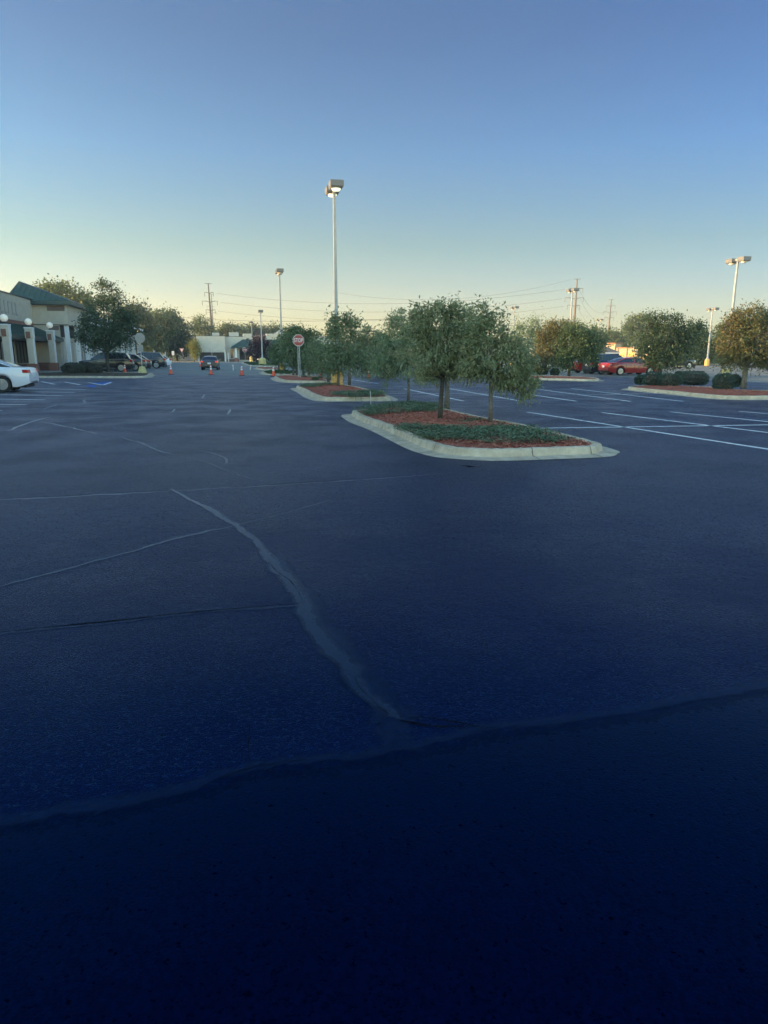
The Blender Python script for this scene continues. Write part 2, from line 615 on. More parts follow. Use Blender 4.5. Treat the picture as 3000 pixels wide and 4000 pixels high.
rxc.inputs[7].default_value = (0.56, 0.715, 0.84, 1)
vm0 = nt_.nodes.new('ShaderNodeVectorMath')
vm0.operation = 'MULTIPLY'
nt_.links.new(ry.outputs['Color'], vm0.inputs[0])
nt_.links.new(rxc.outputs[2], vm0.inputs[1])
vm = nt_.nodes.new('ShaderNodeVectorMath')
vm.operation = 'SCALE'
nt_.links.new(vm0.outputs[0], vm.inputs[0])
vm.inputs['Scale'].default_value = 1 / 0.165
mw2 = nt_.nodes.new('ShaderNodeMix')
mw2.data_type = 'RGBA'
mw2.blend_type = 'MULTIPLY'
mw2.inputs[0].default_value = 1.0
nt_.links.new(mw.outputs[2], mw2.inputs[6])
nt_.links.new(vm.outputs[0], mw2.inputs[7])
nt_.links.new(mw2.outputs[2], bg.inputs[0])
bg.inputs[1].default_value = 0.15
sl = bpy.data.lights.new('sun', 'SUN')
sl.energy = 4.4
sl.angle = R(0.5)
sl.color = (1.0, 0.68, 0.36)
so = bpy.data.objects.new('sun', sl)
COL.objects.link(so)
sd = Vector((math.sin(R(SUN_AZ)) * math.cos(R(SUN_EL)), math.cos(R(SUN_AZ)) * math.cos(R(SUN_EL)), math.sin(R(SUN_EL))))
so.rotation_euler = sd.to_track_quat('Z', 'Y').to_euler()
so.location = (-60, 0, 60)
SC.view_settings.view_transform = 'Standard'
SC.view_settings.look = 'None'
SC.view_settings.exposure = 1.0
SC.view_settings.gamma = 1.0
SC.cycles.max_bounces = 6
SC.cycles.diffuse_bounces = 3
SC.cycles.glossy_bounces = 3
SC.cycles.transmission_bounces = 3
SC.cycles.sample_clamp_indirect = 6.0
#HEADEND#
# ------------------------------------------------------------------ ground
def catmull(pts, n=8, closed=True):
    P = [Vector(p) for p in pts]
    out = []
    L = len(P)
    rng = range(L) if closed else range(L - 1)
    for i in rng:
        p0 = P[(i - 1) % L] if closed or i > 0 else P[i]
        p1, p2 = P[i], P[(i + 1) % L]
        p3 = P[(i + 2) % L] if closed or i + 2 < L else P[(i + 1) % L]
        for k in range(n):
            s = k / n
            out.append(0.5 * ((2 * p1) + (p2 - p0) * s + (2 * p0 - 5 * p1 + 4 * p2 - p3) * s * s + (3 * p1 - p0 - 3 * p2 + p3) * s ** 3))
    if not closed:
        out.append(P[-1])
    return out


def sheet(name, pts, z, material, kind='structure', grid=False):
    b = MB()
    b.add([(p[0], p[1], z) for p in pts], [tuple(range(len(pts)))])
    o = b.build(name, material)
    # face up
    if o.data.polygons[0].normal.z < 0:
        o.data.flip_normals()
    o['kind'] = kind
    return o


sheet('ground', [(-1500, -300), (1500, -300), (1500, 2500), (-1500, 2500)], -0.024, M_FIELD)
sheet('old_car_park', [(-75, 20), (160, 20), (175, 175), (-95, 175)], -0.014, M_OLD)
edge = [gp(-700, 1459), gp(0, 1460), gp(604, 1462), gp(820, 1465), gp(1060, 1469), gp(1500, 1473), gp(2060, 1473), gp(2350, 1472), gp(2700, 1479),
        gp(2950, 1493), gp(3500, 1510), gp(4300, 1500)]
sheet('sealed_car_park', [(-60, -40), (90, -40)] + [tuple(p[:2]) for p in reversed(edge)], -0.004, M_LOT)

# thin dried-off patches where the first seal coat wore: gentle tonal change is in the material


def stripe(name, a, b, width, material, z=0.001):
    a, b = Vector((a[0], a[1], 0)), Vector((b[0], b[1], 0))
    d = (b - a).normalized()
    s = Vector((-d.y, d.x, 0)) * width / 2
    m = MB()
    n = max(2, int((b - a).length / 0.5))
    vs, fs = [], []
    for i in range(n + 1):
        p = a.lerp(b, i / n)
        j = 1 + rnd.uniform(-0.06, 0.06)
        vs += [tuple(p + s * j + Vector((0, 0, z))), tuple(p - s * j + Vector((0, 0, z)))]
    for i in range(n):
        fs.append((2 * i + 1, 2 * i + 3, 2 * i + 2, 2 * i))
    m.add(vs, fs)
    return m


def pstripe(name, x0, y0, x1, y1, width=0.125, material=None, z=0.0005):
    o = stripe(name, gp(x0, y0), gp(x1, y1), width, None, z).build(name, material or M_STRIPE)
    structure(o)
    return o


for a in ((2060, 1609.7, 3060, 1763.6), (2351, 1611.5, 3120, 1704), (2619, 1609, 3150, 1662), (2886, 1606.7, 3300, 1640),
          (2078, 1673, 3300, 1655),
          (1578.5, 1518, 1811, 1566.5), (1755.7, 1518, 2034, 1566.5), (1958, 1525, 2251, 1567), (2073.5, 1517, 2464, 1568), (2232, 1517.5, 2670, 1568),
          (2960, 1530, 3100, 1534),
          (1372.1, 1483, 1477, 1498.1)):
    pstripe('parking_stripe', *a)
for a in ((-260, 1603, 6, 1604), (-160, 1577, 102, 1580.6), (-60, 1558, 174.7, 1561.6), (-10, 1541, 241.6, 1545.8), (64, 1529.5, 292.8, 1532.7),
          (78, 1517, 334.4, 1521.5),
          (1345, 1489, 1390, 1488.4), (1325, 1492, 1365, 1491)):
    pstripe('parking_stripe', *a, 0.20)
pstripe('parking_stripe', 1495, 1536, 2355, 1540.5, 0.09)
pstripe('parking_stripe', 2355, 1541.5, 2588, 1537, 0.09)
for a in ((161, 1490, 214, 1501), (254, 1492, 313, 1503), (345, 1494, 402, 1504), (402, 1504, 436, 1493)):
    pstripe('parking_stripe', *a, 0.16)
pstripe('parking_stripe', 350, 1484.5, 480, 1484, 0.10)
sheet('blue_parking_marking', [gp(398, 1493), gp(432, 1490), gp(436, 1494), gp(402, 1505), gp(350, 1496)], -0.0015, M_BLUE)
sheet('blue_parking_marking', [gp(330, 1504), gp(372, 1503), gp(378, 1511), gp(352, 1513)], -0.0015, M_BLUE)
# worn markings on the old surface
M_WORN = mat('worn_paint', (0.36, 0.37, 0.37), 0.8, noise=0.25, nscale=3)
for a in ((690, 1421, 712, 1421), (2700, 1455, 2790, 1456), (2660, 1466, 2760, 1467), (2380, 1458, 2500, 1459), (1960, 1452, 2060, 1456), (2880, 1446, 2960, 1448)):
    pstripe('worn_parking_stripe', *a, 0.14, M_WORN, -0.010)


def ribbon(name, pts, widths, material, z, rough=0.25, step=0.05, kind='structure'):
    """An irregular strip poured along a crack."""
    P = catmull([gp(x, y) for x, y in pts], 10, False)
    W = []
    for i in range(len(P)):
        s = i / 10
        k = min(int(s), len(widths) - 2)
        W.append(widths[k] + (widths[k + 1] - widths[k]) * (s - k))
    # resample
    Q, WW = [P[0]], [W[0]]
    for i in range(1, len(P)):
        L = (P[i] - P[i - 1]).length
        n = max(1, min(60, int(L / step)))
        for j in range(1, n + 1):
            Q.append(P[i - 1].lerp(P[i], j / n))
            WW.append(W[i - 1] + (W[i] - W[i - 1]) * j / n)
    vs, fs = [], []
    jl = jr = 0.0
    wob = 0.0
    for i, p in enumerate(Q):
        d = (Q[min(i + 1, len(Q) - 1)] - Q[max(i - 1, 0)]).normalized()
        s = Vector((-d.y, d.x, 0))
        jl = 0.75 * jl + rnd.gauss(0, rough)
        jr = 0.75 * jr + rnd.gauss(0, rough)
        wob = 0.92 * wob + rnd.gauss(0, rough * 0.12)
        h = WW[i] / 2
        c = p + s * wob * WW[i]
        vs += [tuple(c + s * h * max(0.15, 1 + jl) + Vector((0, 0, z))), tuple(c - s * h * max(0.15, 1 + jr) + Vector((0, 0, z)))]
    for i in range(len(Q) - 1):
        fs.append((2 * i + 1, 2 * i + 3, 2 * i + 2, 2 * i))
    b = MB()
    b.add(vs, fs)
    o = b.build(name, material)
    uv = o.data.uv_layers.new(name='UVMap')
    for lp in o.data.loops:
        vi = lp.vertex_index
        e = min(1.0, min(vi // 2, len(Q) - 1 - vi // 2) / 6)          # thins out towards its ends
        uv.data[lp.index].uv = (0.5 + (0.5 if vi % 2 == 0 else -0.5) * (2 - e), (vi // 2) / len(Q))
    o['kind'] = kind
    return o


main = [(672, 1913), (680, 1916), (790, 1975), (880, 2030), (960, 2082), (1015, 2135), (1085, 2215), (1150, 2292), (1185, 2352), (1255, 2470), (1335, 2575), (1420, 2690), (1500, 2765), (1560, 2812)]
ribbon('crack_sealant', main, [.07, .08, .10, .13, .15, .15, .15, .14, .15, .15, .14, .13, .11, .06], M_SEAL, 0.0000, 0.15)
ribbon('crack_sealant', [(1010, 2120), (1080, 2190), (1170, 2310), (1240, 2430), (1330, 2545), (1440, 2680), (1540, 2790), (1570, 2870)],
       [.10, .16, .20, .24, .27, .28, .26, .14], M_SEAL2, -0.0022, 0.15)
ribbon('crack_sealant', [(1420, 2700), (1480, 2785), (1515, 2860), (1530, 2915)], [.12, .20, .24, .18], M_SEAL2, -0.0024, 0.18)
ribbon('crack_gap', [(1050, 2183), (1066, 2215), (1100, 2245), (1135, 2270), (1165, 2310), (1180, 2345)], [.002, .006, .003, .008, .003, .002], M_GAP, 0.0012, 0.6)
ribbon('crack_gap', [(1385, 2640), (1402, 2680), (1440, 2720), (1475, 2755), (1520, 2790), (1570, 2815), (1640, 2826)], [.001, .004, .002, .005, .003, .006, .003], M_GAP, 0.0012, 0.7)
ribbon('crack_sealant', [(-40, 1954), (300, 1938), (680, 1917), (1100, 1893), (1500, 1868), (1760, 1846)], [.11, .10, .12, .09, .07, .05], M_SEAL, -0.0005, 0.3)
ribbon('crack_gap', [(-40, 1950), (300, 1934), (680, 1913)], [.010, .010, .007], M_GAP, 0.0012, 0.4)
ribbon('crack_gap', [(900, 1902), (1300, 1877), (1600, 1857)], [.007, .010, .005], M_GAP, 0.0012, 0.4)
ribbon('crack_sealant', [(470, 1709), (560, 1731), (640, 1766), (750, 1791), (860, 1826), (980, 1869), (1110, 1893)], [.09, .13, .10, .10, .09, .10, .05], M_SEAL2, -0.0005, 0.3)
ribbon('crack_sealant', [(740, 1753), (800, 1764), (860, 1782), (888, 1798), (878, 1812), (850, 1820)], [.04, .08, .09, .10, .08, .04], M_SEAL2, -0.0005, 0.25)
ribbon('crack_sealant', [(32, 1682), (90, 1660), (150, 1640), (196, 1628)], [.12, .14, .12, .05], M_SEAL, -0.0005, 0.3)
ribbon('crack_sealant', [(150, 1645), (250, 1664), (360, 1690), (380, 1694)], [.03, .10, .08, .03], M_SEAL, -0.0005, 0.3)
ribbon('crack_sealant', [(195, 1663), (240, 1662)], [.16, .12], M_SEAL2, -0.0012, 0.3)
ribbon('crack_sealant', [(165, 1599), (205, 1587), (240, 1576)], [.06, .09, .04], M_SEAL2, -0.0012, 0.35)
ribbon('crack_sealant', [(331, 1560), (336, 1577)], [.22, .2], M_SEAL2, -0.0012, 0.3)
ribbon('crack_sealant', [(520, 1566), (560, 1580), (640, 1597), (660, 1600)], [.03, .05, .05, .02], M_SEAL2, -0.0012, 0.35)
ribbon('crack_sealant', [(668, 1611), (682, 1598)], [.10, .10], M_SEAL, -0.0005, 0.3)
ribbon('crack_sealant', [(790, 1556), (797, 1540)], [.08, .10], M_SEAL, -0.0005, 0.3)
ribbon('crack_sealant', [(888, 1620), (897, 1606), (900, 1597)], [.06, .12, .05], M_SEAL, -0.0005, 0.3)
ribbon('crack_sealant', [(-40, 2300), (250, 2222), (500, 2156), (740, 2091), (910, 2055), (1100, 2006), (1290, 1953)], [.075, .075, .07, .075, .06, .05, .035], M_SEAL, -0.0005, 0.3)
ribbon('crack_sealant', [(640, 2110), (700, 2095), (752, 2083)], [.02, .05, .03], M_SEAL2, -0.0012, 0.3)
ribbon('crack_sealant', [(660, 2118), (700, 2135), (725, 2140)], [.02, .04, .02], M_SEAL2, -0.0012, 0.3)
ribbon('crack_sealant', [(-40, 2478), (170, 2456), (450, 2430), (700, 2400), (900, 2381), (1190, 2360)], [.09, .08, .09, .10, .09, .06], M_SEAL2, -0.0012, 0.25)
ribbon('crack_gap', [(-40, 2471), (60, 2463), (170, 2451)], [.004, .007, .007], M_GAP, 0.0012, 0.4)
ribbon('crack_gap', [(170, 2451), (450, 2424), (700, 2396), (900, 2377), (1185, 2355)], [.010, .013, .011, .012, .006], M_GAP, 0.0012, 0.35)
ribbon('crack_gap', [(1560, 2812), (1640, 2828), (1720, 2838), (1800, 2838), (1950, 2844)], [.006, .012, .010, .010, .004], M_GAP, 0.0012, 0.35)
ribbon('crack_gap', [(1600, 2803), (1680, 2805), (1760, 2818), (1900, 2842)], [.003, .010, .008, .004], M_GAP, 0.0012, 0.35)
ribbon('crack_gap', [(970, 2770), (974, 2850), (970, 2920), (976, 2995)], [.001, .003, .003, .001], M_GAP, 0.0012, 0.8)
#ribbon('crack_gap', [(1590, 2822), (1600, 2845), (1594, 2880), (1604, 2900)], [.002, .004, .004, .002], M_GAP, 0.0012, 0.6)
ribbon('crack_sealant', [(-4200, 3925), (-1500, 3490), (-700, 3362), (-60, 3222), (200, 3172), (500, 3124), (750, 3066), (1000, 2996), (1200, 2970), (1500, 2934), (1750, 2884), (1950, 2838), (2400, 2782), (2700, 2724), (3060, 2660), (3700, 2550), (5200, 2392), (8000, 2223)],
       [.10, .11, .12, .12, .13, .12, .11, .09, .09, .09, .10, .10, .09, .11, .12, .11, .10, .08], M_SEAL2, -0.0012, 0.16)
ribbon('crack_gap', [(850, 3043), (1000, 2992), (1100, 2978), (1200, 2965)], [.002, .006, .006, .003], M_GAP, 0.0012, 0.5)
ribbon('crack_gap', [(1800, 1818), (1840, 1822), (1880, 1824)], [.02, .07, .02], M_GAP, 0.0012, 0.5)
# the newer, finer pass of seal coat nearest the camera
top = [(-4200, 3900), (-1500, 3460), (-700, 3330), (200, 3185), (500, 3137), (750, 3079), (1000, 3008), (1200, 2982), (1500, 2945), (1750, 2897), (1950, 2852), (2400, 2796), (2700, 2738), (3700, 2560), (5200, 2400), (8000, 2230)]
P = catmull([gp(x, y) for x, y in top], 8, False)
vs, fs, us = [], [], []
for q in P:
    for d, u in ((0.0, 1.0), (0.10, 0.78), (0.25, 0.5), (4.5, 0.5)):
        vs.append((q.x, q.y + 0.04 - d * 1.0, -0.0028))
        us.append(u)
for i in range(len(P) - 1):
    for k in range(3):
        fs.append((4 * i + k, 4 * i + k + 1, 4 * i + k + 5, 4 * i + k + 4))
b = MB()
b.add(vs, fs)
o = b.build('smooth_seal_coat', M_LOT_SMOOTH)
if o.data.polygons[0].normal.z < 0:
    o.data.flip_normals()
uv = o.data.uv_layers.new(name='UVMap')
for lp in o.data.loops:
    uv.data[lp.index].uv = (us[lp.vertex_index], 0.5)
structure(o)


# ------------------------------------------------------------------ kerbed islands
def offset_poly(P, d):
    """Inward offset of a counter-clockwise closed polygon."""
    n = len(P)
    out = []
    for i in range(n):
        a, b, c = P[i - 1], P[i], P[(i + 1) % n]
        d1, d2 = (b - a), (c - b)
        d1.z = d2.z = 0
        d1.normalize()
        d2.normalize()
        n1, n2 = Vector((-d1.y, d1.x, 0)), Vector((-d2.y, d2.x, 0))
        m = n1 + n2
        if m.length < 1e-4:
            m = n1
        m.normalize()
        k = d / max(0.55, m.dot(n1))
        out.append(b + m * k)
    # where the outline turns tighter than the offset, fold the strays onto their nearest sound neighbour
    ok = [min((q - p).length for p in P) >= d * 0.93 for q in out]
    if any(ok):
        good = [i for i in range(n) if ok[i]]
        for i in range(n):
            if not ok[i]:
                j = min(good, key=lambda g_: min((i - g_) % n, (g_ - i) % n))
                out[i] = out[j].copy()
    return out


def ccw(P):
    a = sum(P[i - 1].x * P[i].y - P[i].x * P[i - 1].y for i in range(len(P)))
    return P if a > 0 else list(reversed(P))


def inside(p, P):
    c = False
    for i in range(len(P)):
        a, b = P[i - 1], P[i]
        if (a.y > p.y) != (b.y > p.y) and p.x < (b.x - a.x) * (p.y - a.y) / (b.y - a.y) + a.x:
            c = not c
    return c


def island(label, front, back, n=6, apron=0.30, fill=M_MULCH, fillname='mulch_bed', joints=(), dz=0.0, chips=0, kh=0.15):
    """front: pixels of the gutter edge on the ground; back: pixels of the kerb's inner top line."""
    P = [gp(x, y) for x, y in front]
    B = [gp(x, y, kh) for x, y in back]
    for p in P + B:
        p.z = 0
    c = sum((p for p in P + B), Vector()) / (len(P) + len(B))
    B2 = []
    allp = P + B
    nP = len(P)
    for i, p in enumerate(B):
        a = allp[(nP + i - 1) % len(allp)]
        b = allp[(nP + i + 1) % len(allp)]
        d = (b - a).normalized()
        s = Vector((d.y, -d.x, 0))
        if s.dot(p - c) < 0:
            s = -s
        B2.append(p + s * (apron + 0.17))
    ring0 = []
    for q in P + B2:
        if not ring0 or (q - ring0[-1]).length > 0.30:
            ring0.append(q)
    if (ring0[0] - ring0[-1]).length < 0.45:
        ring0.pop()
    O = ccw(catmull(ring0, n))
    base = c.copy()
    t = thing('planted_island', label, 'traffic island', base)
    rings = [(O, 0.002 + dz), (offset_poly(O, apron * 0.5), 0.012 + dz), (offset_poly(O, apron), 0.022 + dz), (offset_poly(O, apron + 0.035), kh - 0.02 + dz),
             (offset_poly(O, apron + 0.055), kh + dz), (offset_poly(O, apron + 0.16), kh + dz), (offset_poly(O, apron + 0.18), kh - 0.05 + dz)]
    N = len(O)
    vs, fs = [], []
    jz = [0.0] * N
    for k, (ring, z) in enumerate(rings):
        for i, p in enumerate(ring):
            jj = 0.004 * math.sin(i * 1.7) + rnd.uniform(-.003, .003) if k in (3, 4, 5) else 0
            vs.append((p.x - base.x, p.y - base.y, z + jj))
    for k in range(len(rings) - 1):
        for i in range(N):
            j = (i + 1) % N
            fs.append((k * N + i, k * N + j, (k + 1) * N + j, (k + 1) * N + i))
    b = MB()
    b.add(vs, fs)
    b.build('kerb', M_CONC, t)
    # bed: a grid-free fan with a slight crown
    inner = rings[-1][0]
    b = MB()
    rr = [(inner, kh - 0.02 + dz)]
    cur = inner
    for s_, zz in ((0.35, kh + 0.01), (0.7, kh + 0.035)):
        nxt = [p.lerp(c, s_) for p in inner]
        rr.append((nxt, zz + dz))
    vs = [(p.x - base.x, p.y - base.y, z + (rnd.uniform(-.012, .012) if k else 0)) for k, (ring, z) in enumerate(rr) for p in ring] + [(0, 0, kh + 0.04 + dz)]
    fs = []
    for k in range(len(rr) - 1):
        for i in range(N):
            j = (i + 1) % N
            fs.append((k * N + i, k * N + j, (k + 1) * N + j, (k + 1) * N + i))
    k = len(rr) - 1
    for i in range(N):
        fs.append((k * N + i, k * N + (i + 1) % N, len(vs) - 1))
    b.add(vs, fs)
    b.build(fillname, fill, t)
    # contraction joints of the kerb
    for (x, y) in joints:
        p = gp(x, y)
        i = min(range(N), key=lambda q: (O[q] - Vector((p.x, p.y, 0))).length)
        a, q = O[i], offset_poly(O, apron + 0.17)[i]
        d = (q - a).normalized()
        s = Vector((-d.y, d.x, 0)) * 0.006
        jb = MB()
        prof = [(0.0, 0.006), (apron - 0.01, 0.028), (apron + 0.03, kh - 0.01), (apron + 0.052, kh + 0.012), (apron + 0.15, kh + 0.012)]
        vv = []
        for dd, z in prof:
            for sg in (-1, 1):
                wv = a + d * (dd - 0.006) + s * sg
                vv.append((wv.x - base.x, wv.y - base.y, z + dz))
        jb.add(vv, [(2 * i, 2 * i + 1, 2 * i + 3, 2 * i + 2) for i in range(len(prof) - 1)])
        jb.build('kerb_joint', M_JOINT, t)
    if chips:
        V, Q = [], []
        xs, ys = [p.x for p in inner], [p.y for p in inner]
        k = 0
        while k < chips:
            p = Vector((rnd.uniform(min(xs), max(xs)), rnd.uniform(min(ys), max(ys)), 0))
            if not inside(p, inner):
                continue
            edge_d = min((p - q).length for q in inner)
            z = kh - 0.02 + min(0.05, edge_d * 0.06) + rnd.uniform(0.0, 0.022)
            a = rnd.uniform(0, PI)
            L, Wd = rnd.uniform(.018, .05), rnd.uniform(.006, .014)
            d = Vector((math.cos(a), math.sin(a), rnd.uniform(-.5, .5))).normalized() * L
            s = Vector((-math.sin(a), math.cos(a), rnd.uniform(-.6, .6))).normalized() * Wd
            q = Vector((p.x - base.x, p.y - base.y, z))
            o = len(V)
            V += [q - d - s, q + d - s, q + d + s, q - d + s]
            Q.append((o, o + 1, o + 2, o + 3))
            k += 1
        ob = np_mesh('mulch_chips', np.array([tuple(x) for x in V]), np.array(Q), M_CHIP, t)
        ob['kind'] = 'stuff'
    return t, inner, c


isl_near, in_near, c_near = island(
    'largest kerbed bed of red mulch, nearest the camera, with four small trees',
    [(1334, 1622), (1348, 1638), (1372, 1652), (1445, 1681), (1517, 1717), (1589, 1753), (1647, 1773), (1705, 1786), (1806, 1795), (1915, 1800), (2023, 1799), (2110, 1796), (2240, 1791), (2330, 1788), (2392, 1782), (2411, 1773)],
    [(2335, 1735), (2240, 1708), (2096, 1674), (1987, 1649), (1879, 1630), (1763, 1605), (1700, 1590), (1620, 1580), (1540, 1580), (1480, 1587), (1437, 1598)],
    joints=((2110, 1796), (1640, 1770), (1445, 1681), (2350, 1785)), chips=5200)
isl_mid, in_mid, c_mid = island(
    'kerbed mulch bed around the tall lamp post with the yellow base',
    [(1134, 1517), (1160, 1533), (1187, 1551), (1221, 1564), (1266, 1569), (1371, 1569), (1492, 1568), (1537, 1567), (1555, 1562)],
    [(1524, 1547), (1489, 1536), (1447, 1525), (1401, 1513), (1374, 1508), (1320, 1500), (1281, 1498), (1220, 1502), (1176, 1506)],
    joints=((1408, 1569), (1400, 1569)), chips=1500)
isl_stop, in_stop, c_stop = island(
    'kerbed mulch bed with the red stop sign standing in it',
    [(1060, 1482), (1087, 1493), (1154, 1497), (1217, 1497.6), (1271, 1498.5), (1300, 1497)],
    [(1312, 1488), (1300, 1478), (1240, 1470), (1154, 1466), (1112, 1465), (1082, 1468)], chips=500)
isl_grass, in_grass, c_grass = island(
    'kerbed grass island with a yellow lamp base, behind the stop sign bed',
    [(1012, 1458), (1027, 1465), (1063, 1466), (1130, 1466), (1200, 1466)],
    [(1206, 1460), (1190, 1452), (1120, 1448), (1060, 1447), (1030, 1450)], fill=M_GRASSB, fillname='grass_bed')
isl_far, in_far, c_far = island(
    'low mulch island beyond the three front cones, under the dark red tree',
    [(990, 1440), (1010, 1446), (1060, 1446.5), (1110, 1446)],
    [(1112, 1440), (1080, 1434), (1030, 1433), (1002, 1435)])
isl_verge, in_verge, c_verge = island(
    'farthest grass island carrying two pale yellow lamp bases',
    [(945, 1421), (975, 1430), (1020, 1432), (1090, 1432)],
    [(1098, 1424), (1060, 1415), (1000, 1411), (958, 1413)], fill=M_GRASSB, fillname='grass_bed')
isl_back, in_back, c_back = island(
    'low kerbed mulch bed in front of the two red cars, with two round shrubs',
    [(2055, 1482), (2071, 1485), (2166, 1487), (2265, 1490), (2332, 1490), (2361, 1488)],
    [(2340, 1479), (2298, 1473), (2180, 1468), (2073, 1466), (2052, 1470)], chips=300)
isl_right, in_right, c_right = island(
    'long kerbed mulch bed with clipped bushes and the orange tinged tree',
    [(2428, 1520), (2470, 1528), (2603, 1541), (2753, 1557), (2874, 1563), (3000, 1563), (3120, 1560)],
    [(3130, 1540), (3000, 1526), (2893, 1522), (2780, 1512), (2650, 1506), (2540, 1504), (2452, 1509)],
    joints=((2603, 1541),), chips=1500)
isl_left, in_left, c_left = island(
    'kerbed mulch bed by the shop front with the dark green tree and a sign',
    [(30, 1477), (150, 1477), (337, 1477.5), (464, 1478), (550, 1477), (592, 1474), (604, 1466)],
    [(588, 1458), (520, 1455), (396, 1453), (250, 1452), (120, 1455), (40, 1462)], fill=M_SOIL, fillname='mulch_bed')

# ------------------------------------------------------------------ ground cover
M_JUN = leaf_mat('juniper', [(0.065, 0.110, 0.058), (0.110, 0.165, 0.090), (0.165, 0.225, 0.13), (0.24, 0.29, 0.18)], 0.2, rough=0.6)
M_GRASS = leaf_mat('grass_blades', [(0.045, 0.085, 0.03), (0.075, 0.125, 0.045), (0.11, 0.16, 0.06)], 0.3)


def cover(name, px, z, count, size, material, hgt=0.11, up=0.5, seed=1, label=None):
    P = [gp(x, y, z) for x, y in px]
    P = catmull(P, 5)
    r = random.Random(seed)
    xs, ys = [p.x for p in P], [p.y for p in P]
    V, Q = [], []
    clumps = []
    tries = 0
    while len(clumps) < max(6, count // 90) and tries < 20000:
        tries += 1
        p = Vector((r.uniform(min(xs), max(xs)), r.uniform(min(ys), max(ys)), 0))
        if inside(p, P):
            clumps.append((p, r.uniform(0.5, 1.0)))
    for k in range(count):
        c, s = r.choice(clumps)
        p = c + Vector((r.gauss(0, .11), r.gauss(0, .11), 0))
        a = r.uniform(0, 2 * PI)
        L = size * r.uniform(.6, 1.5)
        d = Vector((math.cos(a), math.sin(a), r.uniform(0.0, up) * 1.4)).normalized()
        sd_ = Vector((-math.sin(a), math.cos(a), r.uniform(-.7, .7))).normalized()
        q = Vector((p.x, p.y, z + hgt * s * r.random() ** 0.7))
        W = L * .17
        m_ = q + d * L * .55
        tip = q + d * L - Vector((0, 0, L * .12))
        o = len(V)
        V += [q, m_ + sd_ * W, tip, m_ - sd_ * W]
        Q.append((o, o + 1, o + 2, o + 3))
    o = np_mesh(name, np.array([tuple(v) for v in V]), np.array(Q), material)
    tag(o, label, 'ground cover', None, 'stuff')
    return o


cover('juniper_ground_cover', [(1555, 1676), (1640, 1668), (1760, 1678), (1900, 1672), (2040, 1676), (2130, 1692), (2235, 1726), (2180, 1735), (2050, 1733), (1900, 1733), (1800, 1728), (1680, 1722), (1610, 1700)],
      0.15, 15000, 0.058, M_JUN, 0.13, 0.5, 3, 'green spreading juniper across the front of the nearest bed')
cover('juniper_ground_cover', [(1392, 1602), (1470, 1590), (1560, 1580), (1640, 1580), (1710, 1590), (1730, 1610), (1640, 1615), (1540, 1617), (1450, 1625)],
      0.15, 11000, 0.058, M_JUN, 0.15, 0.5, 4, 'green juniper mat at the back of the nearest bed')
cover('juniper_ground_cover', [(1800, 1640), (1850, 1638), (1870, 1650), (1810, 1660)], 0.15, 600, 0.05, M_JUN, 0.06, 0.4, 5, 'sparse juniper sprigs in the mulch between the tree trunks')
cover('juniper_ground_cover', [(1292, 1546), (1330, 1536), (1400, 1534), (1450, 1530), (1490, 1541), (1500, 1550), (1420, 1552), (1340, 1553)], 0.15, 7000, 0.065, M_JUN, 0.16, 0.5, 6,
      'green juniper along the front kerb of the tall lamp bed')
cover('juniper_ground_cover', [(1178, 1509), (1230, 1503), (1290, 1500), (1330, 1502), (1270, 1509), (1205, 1514)], 0.15, 3600, 0.065, M_JUN, 0.14, 0.5, 7,
      'green juniper along the back edge of the tall lamp bed')
cover('grass', [(1036, 1452), (1080, 1449), (1180, 1452), (1195, 1460), (1120, 1462), (1060, 1462)], 0.14, 2600, 0.14, M_GRASS, 0.06, 1.6, 8, 'short grass in the island behind the stop sign bed')
cover('grass', [(958, 1416), (1010, 1413), (1080, 1420), (1085, 1427), (1020, 1428), (975, 1426)], 0.14, 2200, 0.18, M_GRASS, 0.06, 1.6, 9, 'short grass around the two pale yellow lamp bases')
cover('grass', [(1160, 1470), (1230, 1473), (1290, 1480), (1290, 1488), (1220, 1486), (1190, 1478)], 0.14, 900, 0.12, M_GRASS, 0.05, 1.6, 10, 'thin grass right of the stop sign post')
